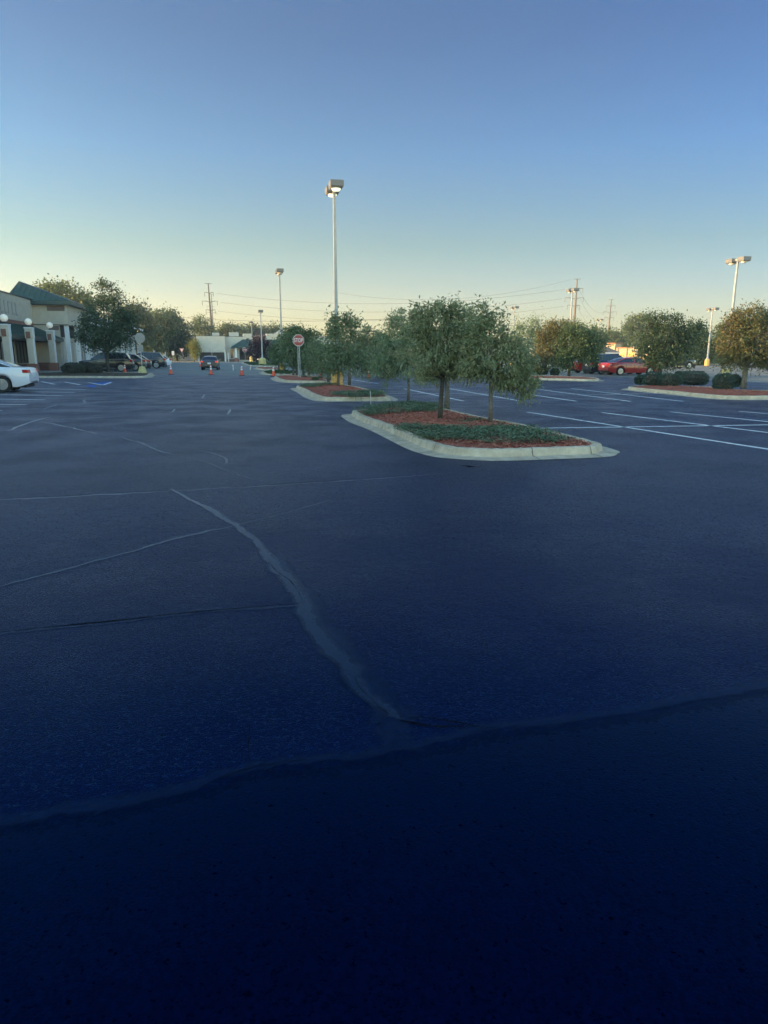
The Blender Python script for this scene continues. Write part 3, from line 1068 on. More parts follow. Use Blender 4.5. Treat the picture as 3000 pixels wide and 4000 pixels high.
# ------------------------------------------------------------------ trees
def make_tree(name, label, base, lobes, clumps, leaves, lsize, lmat, bark=None, trunk_r=0.06, fork=0.35, seed=1, droop=0.6, lw=0.32, spread=0.16,
              group=None, limbs=6, shell=0.5, lean=(0, 0), twigs=True, stray=0.0, cat='tree', tip=0.0):
    """lobes: ellipsoids (cx, cy, cz, rx, ry, rz) relative to the base; leaves sit in clumps on twigs of a branching skeleton."""
    r = np.random.default_rng(seed)
    rr = random.Random(seed)
    t = thing(name, label, cat, base, 0, group)
    lob = np.array(lobes, float)
    vol = (lob[:, 3] * lob[:, 4] * lob[:, 5]) ** (2 / 3)
    pick = r.choice(len(lob), clumps, p=vol / vol.sum())
    d = r.normal(size=(clumps, 3))
    d /= np.linalg.norm(d, axis=1)[:, None]
    rad = shell + (1 - shell) * r.random(clumps) ** 0.6
    rad *= 1 + 0.10 * r.normal(size=clumps)
    C = lob[pick, :3] + d * rad[:, None] * lob[pick, 3:6]
    if stray:
        n = int(clumps * stray)
        C[:n] = lob[pick[:n], :3] + d[:n] * lob[pick[:n], 3:6] * (1.05 + 0.28 * r.random(n))[:, None]
    H = C[:, 2].max()
    C[:, 2] = np.maximum(C[:, 2], 0.25 * fork * H)
    top = lob[:, 2].mean()
    fk = Vector((lean[0] * 0.5, lean[1] * 0.5, fork * H))
    # limbs
    bm = MB()
    tr_pts = [Vector((0, 0, -0.05)), Vector((lean[0] * .1, lean[1] * .1, fk.z * .35)), Vector((lean[0] * .3 + rr.uniform(-.02, .02), lean[1] * .3, fk.z * .7)), fk]
    bm.tube(tr_pts, [trunk_r * 1.25, trunk_r * 1.02, trunk_r * .95, trunk_r * .92], 9)
    idx = [int(np.argmax(C[:, 2]))]
    dist = np.linalg.norm(C - C[idx[0]], axis=1)
    while len(idx) < min(limbs, clumps):
        j = int(np.argmax(dist))
        idx.append(j)
        dist = np.minimum(dist, np.linalg.norm(C - C[j], axis=1))
    nodes, nrad = [], []
    for j in idx:
        e = Vector(C[j])
        mid = fk.lerp(e, 0.5) + Vector((rr.uniform(-.06, .06), rr.uniform(-.06, .06), 0.10 * (e - fk).length))
        pts = [fk, fk.lerp(mid, .5), mid, mid.lerp(e, .5) + Vector((0, 0, .03)), e.lerp(mid, 0.05)]
        rs = [trunk_r * .62, trunk_r * .5, trunk_r * .36, trunk_r * .22, trunk_r * .09]
        bm.tube(pts, rs, 6)
        for a in range(len(pts) - 1):
            for s in (0.25, .5, .75, 1):
                nodes.append(pts[a].lerp(pts[a + 1], s))
                nrad.append(rs[a] + (rs[a + 1] - rs[a]) * s)
    nod = np.array([tuple(p) for p in nodes])
    if twigs:
        for j in range(clumps):
            if j in idx:
                continue
            e = Vector(C[j])
            dd = np.linalg.norm(nod - C[j], axis=1) + 0.6 * np.maximum(0, nod[:, 2] - C[j][2])
            k = int(np.argmin(dd))
            a = nodes[k]
            m = a.lerp(e, .55) + Vector((0, 0, .12 * (e - a).length))
            bm.tube([a, m, e], [min(nrad[k], trunk_r * .2) + .001, trunk_r * .10, trunk_r * .045], 4, cap=False)
    bm.build('trunk', bark or M_BARK, t, smooth=True)
    # leaves
    per = np.maximum(3, r.poisson(leaves / clumps, clumps))
    ci = np.repeat(np.arange(clumps), per)
    n = len(ci)
    cs = 0.6 + 0.9 * r.random(clumps)
    off = r.normal(size=(n, 3)) * spread * cs[ci][:, None]
    off[:, 2] = off[:, 2] * 0.9 - np.abs(r.normal(size=n)) * spread * droop * 1.1
    P = C[ci] + off
    cen = lob[:, :3].mean(0)
    outw = P - cen
    outw /= np.linalg.norm(outw, axis=1)[:, None] + 1e-6
    dr = outw * (0.75 - 0.35 * droop) + r.normal(size=(n, 3)) * 0.55
    dr[:, 2] -= droop
    dr /= np.linalg.norm(dr, axis=1)[:, None]
    sd_ = np.cross(dr, r.normal(size=(n, 3)))
    sd_ /= np.linalg.norm(sd_, axis=1)[:, None]
    nm = np.cross(dr, sd_)
    L = lsize * (0.6 + 0.8 * r.random(n))[:, None]
    W = L * lw
    A = P
    M1 = P + dr * L * .45 + sd_ * W * .5 + nm * L * .06
    M2 = P + dr * L * .45 - sd_ * W * .5 + nm * L * .06
    T = P + dr * L - nm * L * .05
    T[:, 2] -= L[:, 0] * .1 * droop
    V = np.stack([A, M1, T, M2], 1).reshape(-1, 3)
    V[:, 2] = np.maximum(V[:, 2], 0.02)
    Q = np.arange(n * 4).reshape(n, 4)
    np_mesh('crown', V, Q, lmat, t)
    return t


LM_PEAR = leaf_mat('pear_leaves', [(0.115, 0.173, 0.091), (0.203, 0.269, 0.143), (0.277, 0.333, 0.179), (0.385, 0.397, 0.240)], 0.38, rough=0.7)
LM_PEAR2 = leaf_mat('pear_leaves_olive', [(0.131, 0.173, 0.085), (0.221, 0.262, 0.137), (0.297, 0.320, 0.169), (0.400, 0.378, 0.227)], 0.38, rough=0.7)
LM_DARK = leaf_mat('dark_leaves', [(0.038, 0.070, 0.038), (0.070, 0.108, 0.054), (0.11, 0.150, 0.075)], 0.3)
LM_MID = leaf_mat('mid_leaves', [(0.060, 0.105, 0.048), (0.105, 0.155, 0.068), (0.16, 0.205, 0.09)], 0.32)
LM_LIGHT = leaf_mat('light_leaves', [(0.08, 0.125, 0.04), (0.12, 0.165, 0.055), (0.17, 0.205, 0.075)], 0.35)
LM_GOLD = leaf_mat('sun_gold_leaves', [(0.075, 0.115, 0.052), (0.105, 0.140, 0.060), (0.145, 0.155, 0.064), (0.26, 0.185, 0.072), (0.34, 0.19, 0.075)], 0.32)  # gold and orange leaf tones paint in the low sunlight
LM_MAROON = leaf_mat('maroon_leaves', [(0.053, 0.027, 0.032), (0.090, 0.045, 0.051), (0.135, 0.075, 0.072)], 0.25)
LM_BUSH = leaf_mat('clipped_bush_leaves', [(0.032, 0.060, 0.046), (0.054, 0.090, 0.065), (0.088, 0.128, 0.095)], 0.2)
LM_YEL = leaf_mat('yellow_green_leaves', [(0.15, 0.17, 0.035), (0.22, 0.23, 0.05), (0.28, 0.27, 0.07)], 0.35)


def depth_of(y):
    return gp(1500, y).y


def lobes_px(base, depth, L):
    """Crown lobes from where they are seen: (x, y, half width px, half height px[, depth offset m]) at the tree's own distance."""
    out = []
    for q in L:
        x, y, rx, ry = q[:4]
        dy = q[4] if len(q) > 4 else 0.0
        c = ap(x, y, depth + dy)
        s = (ap(x + 1, y, depth + dy) - c).length
        out.append((c.x - base.x, c.y - base.y, c.z - base.z, rx * s, (rx + ry) / 2 * s * (q[5] if len(q) > 5 else 0.85), ry * s))
    return out


def ptree(name, label, bx, by, L, depth=None, ground_z=0.0, **k):
    base = gp(bx, by) if depth is None else gd(bx, depth)
    base.z = ground_z
    return make_tree(name, label, base, lobes_px(base, base.y, L), **k)


NEAR = 'small drooping trees in the nearest mulch bed'
ptree('pear_tree', 'thin grey-trunked drooping tree at the back of the nearest mulch bed', 1595, 1584, [(1560, 1350, 82, 90), (1510, 1420, 66, 58), (1600, 1428, 84, 56), (1565, 1275, 56, 50), (1530, 1262, 26, 22), (1640, 1340, 60, 70), (1520, 1245, 22, 20), (1585, 1222, 22, 18), (1490, 1330, 26, 30), (1475, 1400, 26, 30)],
      ground_z=.13, clumps=150, leaves=9000, lsize=.09, lmat=LM_PEAR, trunk_r=.048, fork=.42, seed=11, droop=.38, lw=.36, spread=.105, group=NEAR, stray=.24, shell=.38)
ptree('pear_tree', 'dark-trunked leaning drooping tree, tallest in the nearest mulch bed', 1718, 1664, [(1720, 1350, 105, 100), (1660, 1405, 85, 64), (1760, 1240, 62, 52), (1650, 1260, 66, 48), (1790, 1405, 75, 62), (1755, 1200, 26, 22), (1700, 1200, 22, 18), (1790, 1205, 18, 18), (1640, 1222, 24, 18), (1620, 1300, 40, 36)],
      ground_z=.15, clumps=165, leaves=11500, lsize=.085, lmat=LM_PEAR2, bark=M_BARK_D, trunk_r=.056, fork=.36, seed=12, droop=.38, lw=.36, spread=.09, group=NEAR, stray=.24, shell=.38, lean=(.10, .0))
ptree('pear_tree', 'drooping tree standing directly behind the leaning dark trunk', 1745, 1612, [(1745, 1360, 110, 95), (1815, 1290, 66, 60), (1840, 1400, 60, 60), (1812, 1255, 60, 44), (1690, 1270, 50, 44), (1825, 1340, 60, 60), (1700, 1430, 80, 46), (1640, 1330, 60, 60), (1835, 1232, 26, 20), (1850, 1300, 44, 40)],
      ground_z=.15, clumps=150, leaves=9000, lsize=.09, lmat=LM_PEAR, trunk_r=.075, fork=.42, seed=13, droop=.38, lw=.36, spread=.105, group=NEAR, stray=.24, shell=.38)
ptree('pear_tree', 'wide drooping tree at the open right end of the nearest mulch bed', 1914, 1674, [(1900, 1370, 92, 105), (1985, 1430, 78, 72), (1868, 1250, 46, 44), (1912, 1255, 38, 42), (2015, 1480, 55, 46), (1840, 1420, 60, 58), (2030, 1385, 44, 40), (1962, 1312, 30, 30), (1872, 1198, 18, 18), (1895, 1192, 18, 16), (1935, 1240, 18, 16), (1972, 1285, 18, 16), (2045, 1330, 24, 26), (2066, 1410, 22, 30), (2068, 1480, 20, 30), (2052, 1530, 18, 24)],
      ground_z=.15, clumps=185, leaves=12000, lsize=.085, lmat=LM_PEAR2, trunk_r=.050, fork=.40, seed=14, droop=.38, lw=.36, spread=.09, group=NEAR, stray=.24, shell=.38)
LM_GREEN = leaf_mat('green_pear_leaves', [(0.072, 0.115, 0.058), (0.132, 0.190, 0.094), (0.198, 0.247, 0.126), (0.300, 0.316, 0.192)], 0.35)
MID = 'small trees around the tall lamp post'
ptree('pear_tree', 'small tree on the left side of the tall lamp bed beside a bent stake', 1283, 1497, [(1275, 1400, 40, 62), (1255, 1420, 32, 42), (1300, 1360, 38, 46)],
      ground_z=.13, clumps=90, leaves=3000, lsize=.16, lmat=LM_GREEN, trunk_r=.07, fork=.35, seed=21, droop=.3, lw=.36, spread=.17, group=MID, stray=.05)
ptree('pear_tree', 'small tree with its trunk in front of the yellow lamp base', 1322, 1520, [(1335, 1345, 62, 78), (1300, 1400, 48, 58), (1340, 1262, 52, 36), (1385, 1400, 42, 48), (1375, 1265, 26, 30)],
      ground_z=.15, clumps=150, leaves=5200, lsize=.155, lmat=LM_GREEN, trunk_r=.062, fork=.30, seed=22, droop=.3, lw=.36, spread=.16, group=MID, stray=.07)
ptree('pear_tree', 'small tree with a long spray of branches to the right of the yellow lamp base', 1365, 1511, [(1380, 1370, 58, 70), (1425, 1310, 40, 30), (1470, 1300, 24, 22), (1440, 1370, 45, 44), (1425, 1430, 40, 36), (1485, 1330, 16, 18)],
      ground_z=.15, clumps=130, leaves=4300, lsize=.155, lmat=LM_PEAR2, trunk_r=.07, fork=.34, seed=23, droop=.3, lw=.36, spread=.15, group=MID, stray=.10)
ptree('pear_tree', 'olive young tree between the tall lamp bed and the nearest bed, far side', 1500, 1478, [(1480, 1400, 40, 46), (1525, 1420, 40, 42), (1500, 1450, 40, 24)], clumps=80, leaves=2200, lsize=.2, lmat=LM_PEAR2,
      trunk_r=.06, fork=.3, seed=24, droop=.3, lw=.36, spread=.2)
ROW = 'row of small trees on the islands behind the stop sign'
for q in (('pear_tree', 'small tree left of the orange-yellow lamp base behind the cones', 1090, 1456, [(1085, 1370, 32, 46), (1070, 1395, 24, 30)], 31, LM_GREEN),
          ('pear_tree', 'small tree right of the orange-yellow lamp base behind the cones', 1113, 1456, [(1115, 1360, 34, 52), (1130, 1300, 26, 24), (1145, 1290, 18, 16)], 32, LM_MID),
          ('pear_tree', 'small tree just left of the stop sign post', 1146, 1470, [(1140, 1385, 30, 46), (1120, 1330, 26, 30)], 33, LM_GREEN),
          ('pear_tree', 'small tree hidden behind the stop sign post', 1160, 1469, [(1165, 1380, 28, 46), (1170, 1320, 32, 34), (1160, 1293, 20, 16)], 34, LM_MID),
          ('pear_tree', 'small tree right of the grey box behind the stop sign', 1186, 1468, [(1195, 1385, 32, 50), (1205, 1310, 28, 26)], 35, LM_MID),
          ('pear_tree', 'small tree between the stop sign bed and the tall lamp bed', 1206, 1474, [(1225, 1390, 34, 50), (1215, 1420, 30, 32), (1235, 1345, 26, 32)], 36, LM_GREEN)):
    ptree(*q[:5], ground_z=.12, clumps=75, leaves=2300, lsize=.2, lmat=q[6], trunk_r=.085, fork=.3, seed=q[5], droop=.3, lw=.4, spread=.2, group=ROW, limbs=5)
ptree('maroon_tree', 'dark red-leaved tree in front of the green-roofed building', 1028, 1426, [(1022, 1360, 34, 36), (1000, 1352, 24, 26), (1048, 1362, 24, 28), (1025, 1385, 36, 20)], depth=116, clumps=110, leaves=3600, lsize=.34,
      lmat=LM_MAROON, bark=M_BARK_D, trunk_r=.12, fork=.22, seed=41, droop=.2, lw=.5, spread=.34)
# the tree by the shop front
ptree('broadleaf_tree', 'dark green tree with ragged top in the bed by the shop front', 424, 1459, [(420, 1245, 86, 96), (360, 1300, 56, 58), (480, 1290, 58, 64), (415, 1150, 48, 46), (500, 1235, 36, 32), (388, 1112, 26, 20), (425, 1120, 16, 18), (352, 1335, 36, 26), (440, 1325, 56, 34)],
      ground_z=.13, clumps=230, leaves=15000, lsize=.165, lmat=LM_DARK, bark=M_BARK_D, trunk_r=.16, fork=.22, seed=51, droop=.25, lw=.55, spread=.27, stray=.10, limbs=9)
# trees on the right-hand beds
ptree('broadleaf_tree', 'leaning slim tree with orange top in the low bed before the red cars', 2162, 1471, [(2150, 1370, 72, 48), (2105, 1400, 46, 36), (2180, 1325, 60, 36), (2135, 1310, 40, 30), (2210, 1290, 40, 30), (2160, 1285, 30, 24)],
      ground_z=.13, clumps=150, leaves=9000, lsize=.15, lmat=LM_GOLD, trunk_r=.085, fork=.30, seed=61, droop=.2, lw=.45, spread=.22, stray=.14, lean=(.35, 0))
ptree('broadleaf_tree', 'dense darker tree on the right end of the low bed before the red cars', 2222, 1473, [(2245, 1360, 70, 52), (2290, 1330, 50, 46), (2215, 1400, 50, 36), (2300, 1370, 40, 40), (2240, 1300, 42, 34)],
      ground_z=.13, clumps=160, leaves=10000, lsize=.155, lmat=LM_MID, bark=M_BARK_D, trunk_r=.10, fork=.30, seed=62, droop=.2, lw=.5, spread=.23, stray=.08)
ptree('broadleaf_tree', 'round dark green tree above the clipped bushes', 2574, 1476, [(2600, 1340, 92, 78), (2545, 1360, 56, 60), (2655, 1335, 64, 52), (2600, 1265, 60, 40), (2690, 1300, 46, 34), (2555, 1255, 24, 24), (2600, 1405, 78, 36), (2735, 1280, 20, 16)],
      clumps=260, leaves=17000, lsize=.15, lmat=LM_DARK, bark=M_BARK_D, trunk_r=.15, fork=.22, seed=63, droop=.15, lw=.5, spread=.24, stray=.12, limbs=9)  # shade put into the leaf colour: dark foliage keeps this crown unlit
ptree('broadleaf_tree', 'tree with sun-orange leaves at the end of the bed of clipped bushes', 2903, 1526, [(2920, 1330, 108, 88), (2860, 1340, 66, 72), (2990, 1320, 84, 82), (2930, 1235, 66, 46), (2865, 1270, 44, 40), (2990, 1225, 40, 36), (2920, 1400, 100, 40), (3040, 1380, 70, 60), (2840, 1400, 40, 36)],
      ground_z=.14, clumps=300, leaves=16000, lsize=.11, lmat=LM_GOLD, trunk_r=.12, fork=.26, seed=64, droop=.15, lw=.45, spread=.16, stray=.12, limbs=10)


# ------------------------------------------------------------------ clipped bushes
def bush(label, x0, x1, y0, y1, seed=1, n=2600, lsize=.06, lmat=None, group=None, shape=2.6, tall=1.12):
    by = y1
    base = gp((x0 + x1) / 2, by)
    c = gp((x0 + x1) / 2, by)
    s = (ap(x0 + 1, by, c.y) - ap(x0, by, c.y)).length
    rx = (x1 - x0) / 2 * s
    h = (y1 - y0) * s * tall
    ry = rx * 0.9
    base = Vector((c.x, c.y + ry * 0.35, 0.12))
    r = np.random.default_rng(seed)
    t = thing('round_bush', label, 'bush', base, 0, group)
    # leaf shell: superellipsoid with lumps
    d = r.normal(size=(n, 3))
    d /= np.linalg.norm(d, axis=1)[:, None]
    k = (np.abs(d) ** shape).sum(1) ** (-1 / shape)
    lump = 1 + 0.05 * np.sin(d[:, 0] * 7 + seed) + 0.05 * np.sin(d[:, 1] * 9 + seed * 2) + 0.04 * np.sin(d[:, 2] * 8)
    rad = (0.80 + 0.20 * r.random(n) ** .6 + 0.025 * r.normal(size=n)) * lump
    P = d * (k * rad)[:, None] * np.array([rx, ry, h / 2]) + np.array([0, 0, h / 2])
    dr = d + r.normal(size=(n, 3)) * .6
    dr /= np.linalg.norm(dr, axis=1)[:, None]
    sd_ = np.cross(dr, r.normal(size=(n, 3)))
    sd_ /= np.linalg.norm(sd_, axis=1)[:, None]
    L = lsize * (0.6 + .8 * r.random(n))[:, None]
    V = np.stack([P, P + dr * L * .5 + sd_ * L * .28, P + dr * L, P + dr * L * .5 - sd_ * L * .28], 1).reshape(-1, 3)
    V[:, 2] = np.maximum(V[:, 2], 0.0)
    np_mesh('foliage', V, np.arange(n * 4).reshape(n, 4), lmat or LM_BUSH, t)
    b = MB()
    for i in range(7):
        a = i * 2.4
        b.tube([(0, 0, -.02), (math.cos(a) * rx * .35, math.sin(a) * ry * .35, h * .4), (math.cos(a) * rx * .6, math.sin(a) * ry * .6, h * .72)], [.02, .014, .006], 5)
    b.lathe((0, 0, 0), [(rx * .45, .02), (rx * .78, h * .25), (rx * .80, h * .55), (rx * .55, h * .85)], 12)
    b.build('inner_twigs', M_BARK_D, t)
    return t


BG_ = 'clipped bushes on the long right bed'
bush('smallest clipped bush, at the pointed end of the long bed', 2483, 2521, 1481, 1511, seed=1, group=BG_)
bush('clipped bush under the dark tree trunk, second from the pointed end', 2516, 2586, 1470, 1516, seed=2, group=BG_)
bush('wide low clipped bush standing forward of its neighbours in the long bed', 2576, 2657, 1477, 1519, seed=3, group=BG_)
bush('clipped bush half hidden behind two others in the long bed', 2630, 2686, 1467, 1509, seed=4, group=BG_)
bush('biggest clipped bush, last before the gap in the long bed', 2664, 2768, 1468, 1514, seed=5, n=3800, group=BG_)
bush('clipped bush just across the gap, nearest the kerb', 2791, 2868, 1480, 1535, seed=6, n=3400, group=BG_)
bush('clipped bush touching the orange tinged tree trunk', 2840, 2893, 1481, 1522, seed=7, group=BG_)
B2_ = 'round shrubs in the low bed'
bush('wide round shrub at the left of the low bed before the red cars', 2080, 2138, 1442, 1470, seed=8, lsize=.09, group=B2_, n=1800)
bush('small round shrub behind the leaning slim trunk', 2152, 2182, 1450, 1472, seed=9, lsize=.09, group=B2_, n=1500)
B3_ = 'brown green shrubs in the shop front bed'
LM_BROWNB = leaf_mat('dull_shrub_leaves', [(0.053, 0.060, 0.041), (0.083, 0.087, 0.058), (0.128, 0.120, 0.085)], 0.2)
bush('dull brownish shrub nearest the white car in the shop front bed', 240, 322, 1424, 1467, tall=.95, seed=10, lsize=.11, lmat=LM_BROWNB, group=B3_, n=2600, shape=2.2)
bush('dull brownish shrub beside the dark tree trunk in the shop front bed', 322, 396, 1428, 1465, tall=.95, seed=12, lsize=.11, lmat=LM_BROWNB, group=B3_, n=2400, shape=2.2)
# ------------------------------------------------------------------ lamp posts
def lamp_post(label, base, height, base_r=0.31, base_h=0.72, base_mat=None, lit=False, heads=2, ground_z=0.0, head_s=1.0, cover=True, taper_base=False):
    base = Vector(base)
    base.z = ground_z
    t = thing('lamp_post', label, 'lamp post', base, AX, 'twin-headed lamp posts of the car park')
    H = height
    b = MB()
    if taper_base:
        b.lathe((0, 0, 0), [(base_r * 1.12, 0), (base_r * 1.1, base_h * .75), (base_r * .75, base_h)], 8)
    else:
        b.lathe((0, 0, 0), [(base_r * 1.03, -.05), (base_r, 0.03), (base_r * .985, base_h - .02), (base_r * .95, base_h)], 24)
    b.build('concrete_base', base_mat or M_YELLOW, t, smooth=False)
    b = MB()
    b.box((0, 0, base_h + (H - .1 - base_h) / 2), (.20, .20, H - .1 - base_h), top=(.62, .62))
    b.build('pole', M_POLE, t)
    if cover:
        b = MB()
        b.box((0, 0, base_h + .012), (.36, .36, .024))
        b.box((0, 0, base_h + .12), (.27, .27, .19), top=(.8, .8))
        for sx in (-.14, .14):
            for sy in (-.14, .14):
                b.lathe((sx, sy, base_h + .024), [(.018, 0), (.018, .06)], 6)
        b.build('base_cover', M_GALV, t)
    for k in range(heads):
        sg = -1 if k == 0 else 1
        s = head_s
        b = MB()
        y0 = sg * (.30 + .36 * s)
        z0 = H - .30 * s
        b.box((0, y0, z0 + .17 * s), (.66 * s, .72 * s, .26 * s))
        b.box((0, y0, z0 + .305 * s), (.60 * s, .66 * s, .012))
        b.box((0, y0, z0), (.56 * s, .60 * s, .08 * s), top=(1.17, 1.19))
        hd = b.build('lamp_head', M_LAMP_GREY, t)
        b = MB()
        b.box((0, sg * .19, z0 + .19 * s), (.09, .30, .11))
        b.build('bracket', M_POLE, t)
        b = MB()
        b.lathe((0, y0, z0 - .04 * s), [(.07 * s, -.12 * s), (.17 * s, -.10 * s), (.22 * s, -.04 * s), (.235 * s, -.003)], 18)
        b.build('lens', M_LENS if lit else M_LENS_OFF, hd, smooth=True)
    return t


lamp_post('tallest lamp post, with a yellow base behind a thin tree trunk', gp(1317, 1513), 9.9, lit=True, ground_z=.15)
lamp_post('lamp post rising from the orange-yellow base behind the cones', gp(1104, 1454), 9.35, ground_z=.13)
lamp_post('lamp post on a pale yellow base, right of the dark red tree', gd(1024, 106), 7.9, base_mat=M_YELLOW2, base_h=1.0, base_r=.5, taper_base=True, ground_z=.13)
lamp_post('short-looking lamp post left of the dark red tree', gd(987, 146), 8.0, base_mat=M_YELLOW2, base_h=1.2, base_r=.6, taper_base=True, ground_z=.13)
lamp_post('big sunlit lamp post behind the orange tinged tree', gp(2834, 1469), 9.0, base_mat=M_YELLOW2, base_r=.30, base_h=.60)
lamp_post('sunlit lamp post with a glowing orange foot left of the orange tinged tree', gp(2761, 1429), 8.3, base_h=1.0, base_r=.34, taper_base=True)
lamp_post('sunlit lamp post in front of the steel power pylon', gd(2222, 86), 9.3)
lamp_post('sunlit lamp post standing before the brick house roof', gd(2334, 160), 9.3)
lamp_post('lamp post whose head shows above the nearest trees', gd(2003, 116), 9.2)
lamp_post('far lamp head showing before the pale pine tree', gd(2500, 190), 6.3)
lamp_post('far lamp head showing over the dark round tree', gd(2683, 150), 7.4)


# ------------------------------------------------------------------ cones, stakes, bollards
def cone(label, p, h=0.82, lean=0.0):
    t = thing('traffic_cone', label, 'traffic cone', p, 0.3, 'orange traffic cones')
    if lean:
        t.rotation_euler = (lean, 0.2, .4)
    k = h / .82
    b = MB()
    b.box((0, 0, .02), (.44 * k, .44 * k, .04), top=(.95, .95))
    b.build('base', M_RUBBER, t)
    b = MB()
    b.lathe((0, 0, .04), [(.155 * k, 0), (.145 * k, .03), (.100 * k, .36 * k), (.098 * k, .37 * k), (.040 * k, .76 * k), (.030 * k, .78 * k)], 20)
    b.build('cone_body', M_ORANGE, t, smooth=False)
    for z0, z1 in ((.40, .53), (.60, .72)):
        b = MB()
        ra = lambda z: (.145 - (.145 - .040) * (z - .03) / .73) * k + .004
        b.lathe((0, 0, .04), [(ra(z0), z0 * k), (ra(z1), z1 * k)], 20)
        b.build('collar', M_WHITE_D, t)
    return t


for lab, x, y, h in (('cone on the kerb by the yellow-footed sign, behind the dark tree', 489, 1457, .80), ('lone cone between the parked row and the silver-roofed saloon', 668, 1462, .82),
                     ('cone right behind the saloon driving away', 825, 1464, .82), ('cone in the middle of the open lane, by the white delineator post', 945, 1467, .82),
                     ('cone at the kerb tip beside the stop sign bed', 1069, 1470, .80), ('broken-topped cone between two tree trunks right of the stop sign', 1251, 1476, .62),
                     ('cone seen through the trees right of the tall lamp bed', 1440, 1477, .70), ('tiny far cone left of the saloon driving away', 782, 1433, .75)):
    cone(lab, gp(x, y), h)


def post(name, label, cat, p, h, r, m, lean=(0, 0), bent=None, group=None, bands=None):
    t = thing(name, label, cat, p, 0, group)
    b = MB()
    pts = [(0, 0, -.02), (lean[0] * .5, lean[1] * .5, h * .5), (lean[0], lean[1], h)]
    b.tube(pts, [r, r, r * .95], 8)
    b.build('shaft', m, t)
    if bent:
        b = MB()
        b.tube([(lean[0], lean[1], h - .01), (lean[0] + bent[0], lean[1] + bent[1], h + bent[2])], [r * .9, r * .7], 8)
        b.build('bent_tip', m, t)
    if bands:
        for z in bands:
            b = MB()
            b.lathe((lean[0] * z, lean[1] * z, h * z), [(r * 1.12, 0), (r * 1.12, h * .1)], 10)
            b.build('reflective_band', M_ORANGE, t)
    return t


M_STAKE = mat('stake_wood', (0.52, 0.50, 0.45), 0.8, noise=0.15, nscale=15)
post('stake', 'thin pale stake at the back corner of the nearest bed', 'stake', gp(1449, 1596), .55, .013, M_STAKE, lean=(-.015, 0), bent=(.0, .0, .02))
post('stake', 'thin pale stake with a bent tip left of the yellow lamp base', 'stake', gp(1278, 1517), .46, .014, M_STAKE, lean=(-.03, 0), bent=(-.18, 0, .03))
post('delineator', 'white delineator post standing in the open lane', 'post', gp(911, 1446), .58, .05, M_WHITE, bands=(.55,))
post('delineator', 'leaning white and orange delineator at the tip of the low far bed', 'post', gp(977, 1444), .52, .05, M_WHITE, lean=(.12, 0), bands=(.3, .6))
post('delineator', 'knocked-over white delineator lying across the low far bed', 'post', gp(1028, 1439), .30, .05, M_WHITE, lean=(.32, 0), bands=(.5,))


def hydrant(label, p):
    t = thing('bollard', label, 'bollard', p)
    b = MB()
    b.lathe((0, 0, 0), [(.15, 0), (.15, .05), (.105, .07), (.10, .55), (.13, .56), (.13, .60)], 16)
    b.build('body', M_YELLOW, t)
    b = MB()
    b.lathe((0, 0, .60), [(.12, 0), (.11, .08), (.05, .13), (.03, .17)], 14)
    b.build('cap', M_YELLOW, t, smooth=True)
    for s in (-1, 1):
        b = MB()
        b.tube([(s * .09, 0, .42), (s * .17, 0, .42)], .05, 10)
        b.build('side_outlet', M_YELLOW, t)
    return t


hydrant('bright yellow hydrant-like post between two tree trunks', gp(2220, 1447))
t = thing('utility_cabinet', 'pale grey green cabinet right of the bright yellow post', 'cabinet', gp(2236, 1445))
b = MB()
b.box((0, 0, .36), (.55, .55, .72))
b.build('body', mat('cabinet_green', (0.36, 0.40, 0.33), .6), t)
b = MB()
b.box((0, 0, .745), (.60, .60, .05), top=(.8, .8))
b.build('lid', mat('cabinet_green', (0, 0, 0)), t)
t = thing('utility_cabinet', 'grey blue box standing behind the stop sign post', 'cabinet', gp(1176, 1467), .2)
b = MB()
b.box((0, 0, .36), (.46, .5, .72))
b.build('body', mat('cabinet_grey', (0.33, 0.36, 0.40), .55, noise=.1), t)
b = MB()
b.box((0, -.255, .36), (.38, .012, .60))
b.build('door', mat('cabinet_grey2', (0.37, 0.40, 0.44), .5), t)
# painted kerb by the red cars
t = thing('painted_kerb', 'kerb length painted yellow, left of the red cars', 'kerb', gp(2262, 1434), AX)
b = MB()
b.box((0, 0, .075), (3.6, .32, .15), top=(.98, .8))
b.build('kerb_block', M_YELLOW, t)
b = MB()
b.box((0, -.35, .01), (3.6, .3, .02))
b.build('gutter', M_CONC2, t)
t = thing('kerb_stretch', 'sunlit kerb behind the lamp post with the glowing orange foot', 'kerb', gp(2790, 1425), R(-2))
b = MB()
b.box((0, 0, .1), (9, .5, .2), top=(.99, .9))
b.build('kerb_block', M_CONC, t)


# ------------------------------------------------------------------ signs
def octagon(r, ax='y'):
    return [(r * math.cos(PI / 8 + k * PI / 4), r * math.sin(PI / 8 + k * PI / 4)) for k in range(8)]


def plate(b, poly, y0, y1, z, mi=0):
    n = len(poly)
    vs = [(p[0], y0, z + p[1]) for p in poly] + [(p[0], y1, z + p[1]) for p in poly]
    fs = [tuple(range(n)), tuple(reversed(range(n, 2 * n)))] + [(i, n + i, n + (i + 1) % n, (i + 1) % n) for i in range(n)]
    b.add(vs, fs, mi)


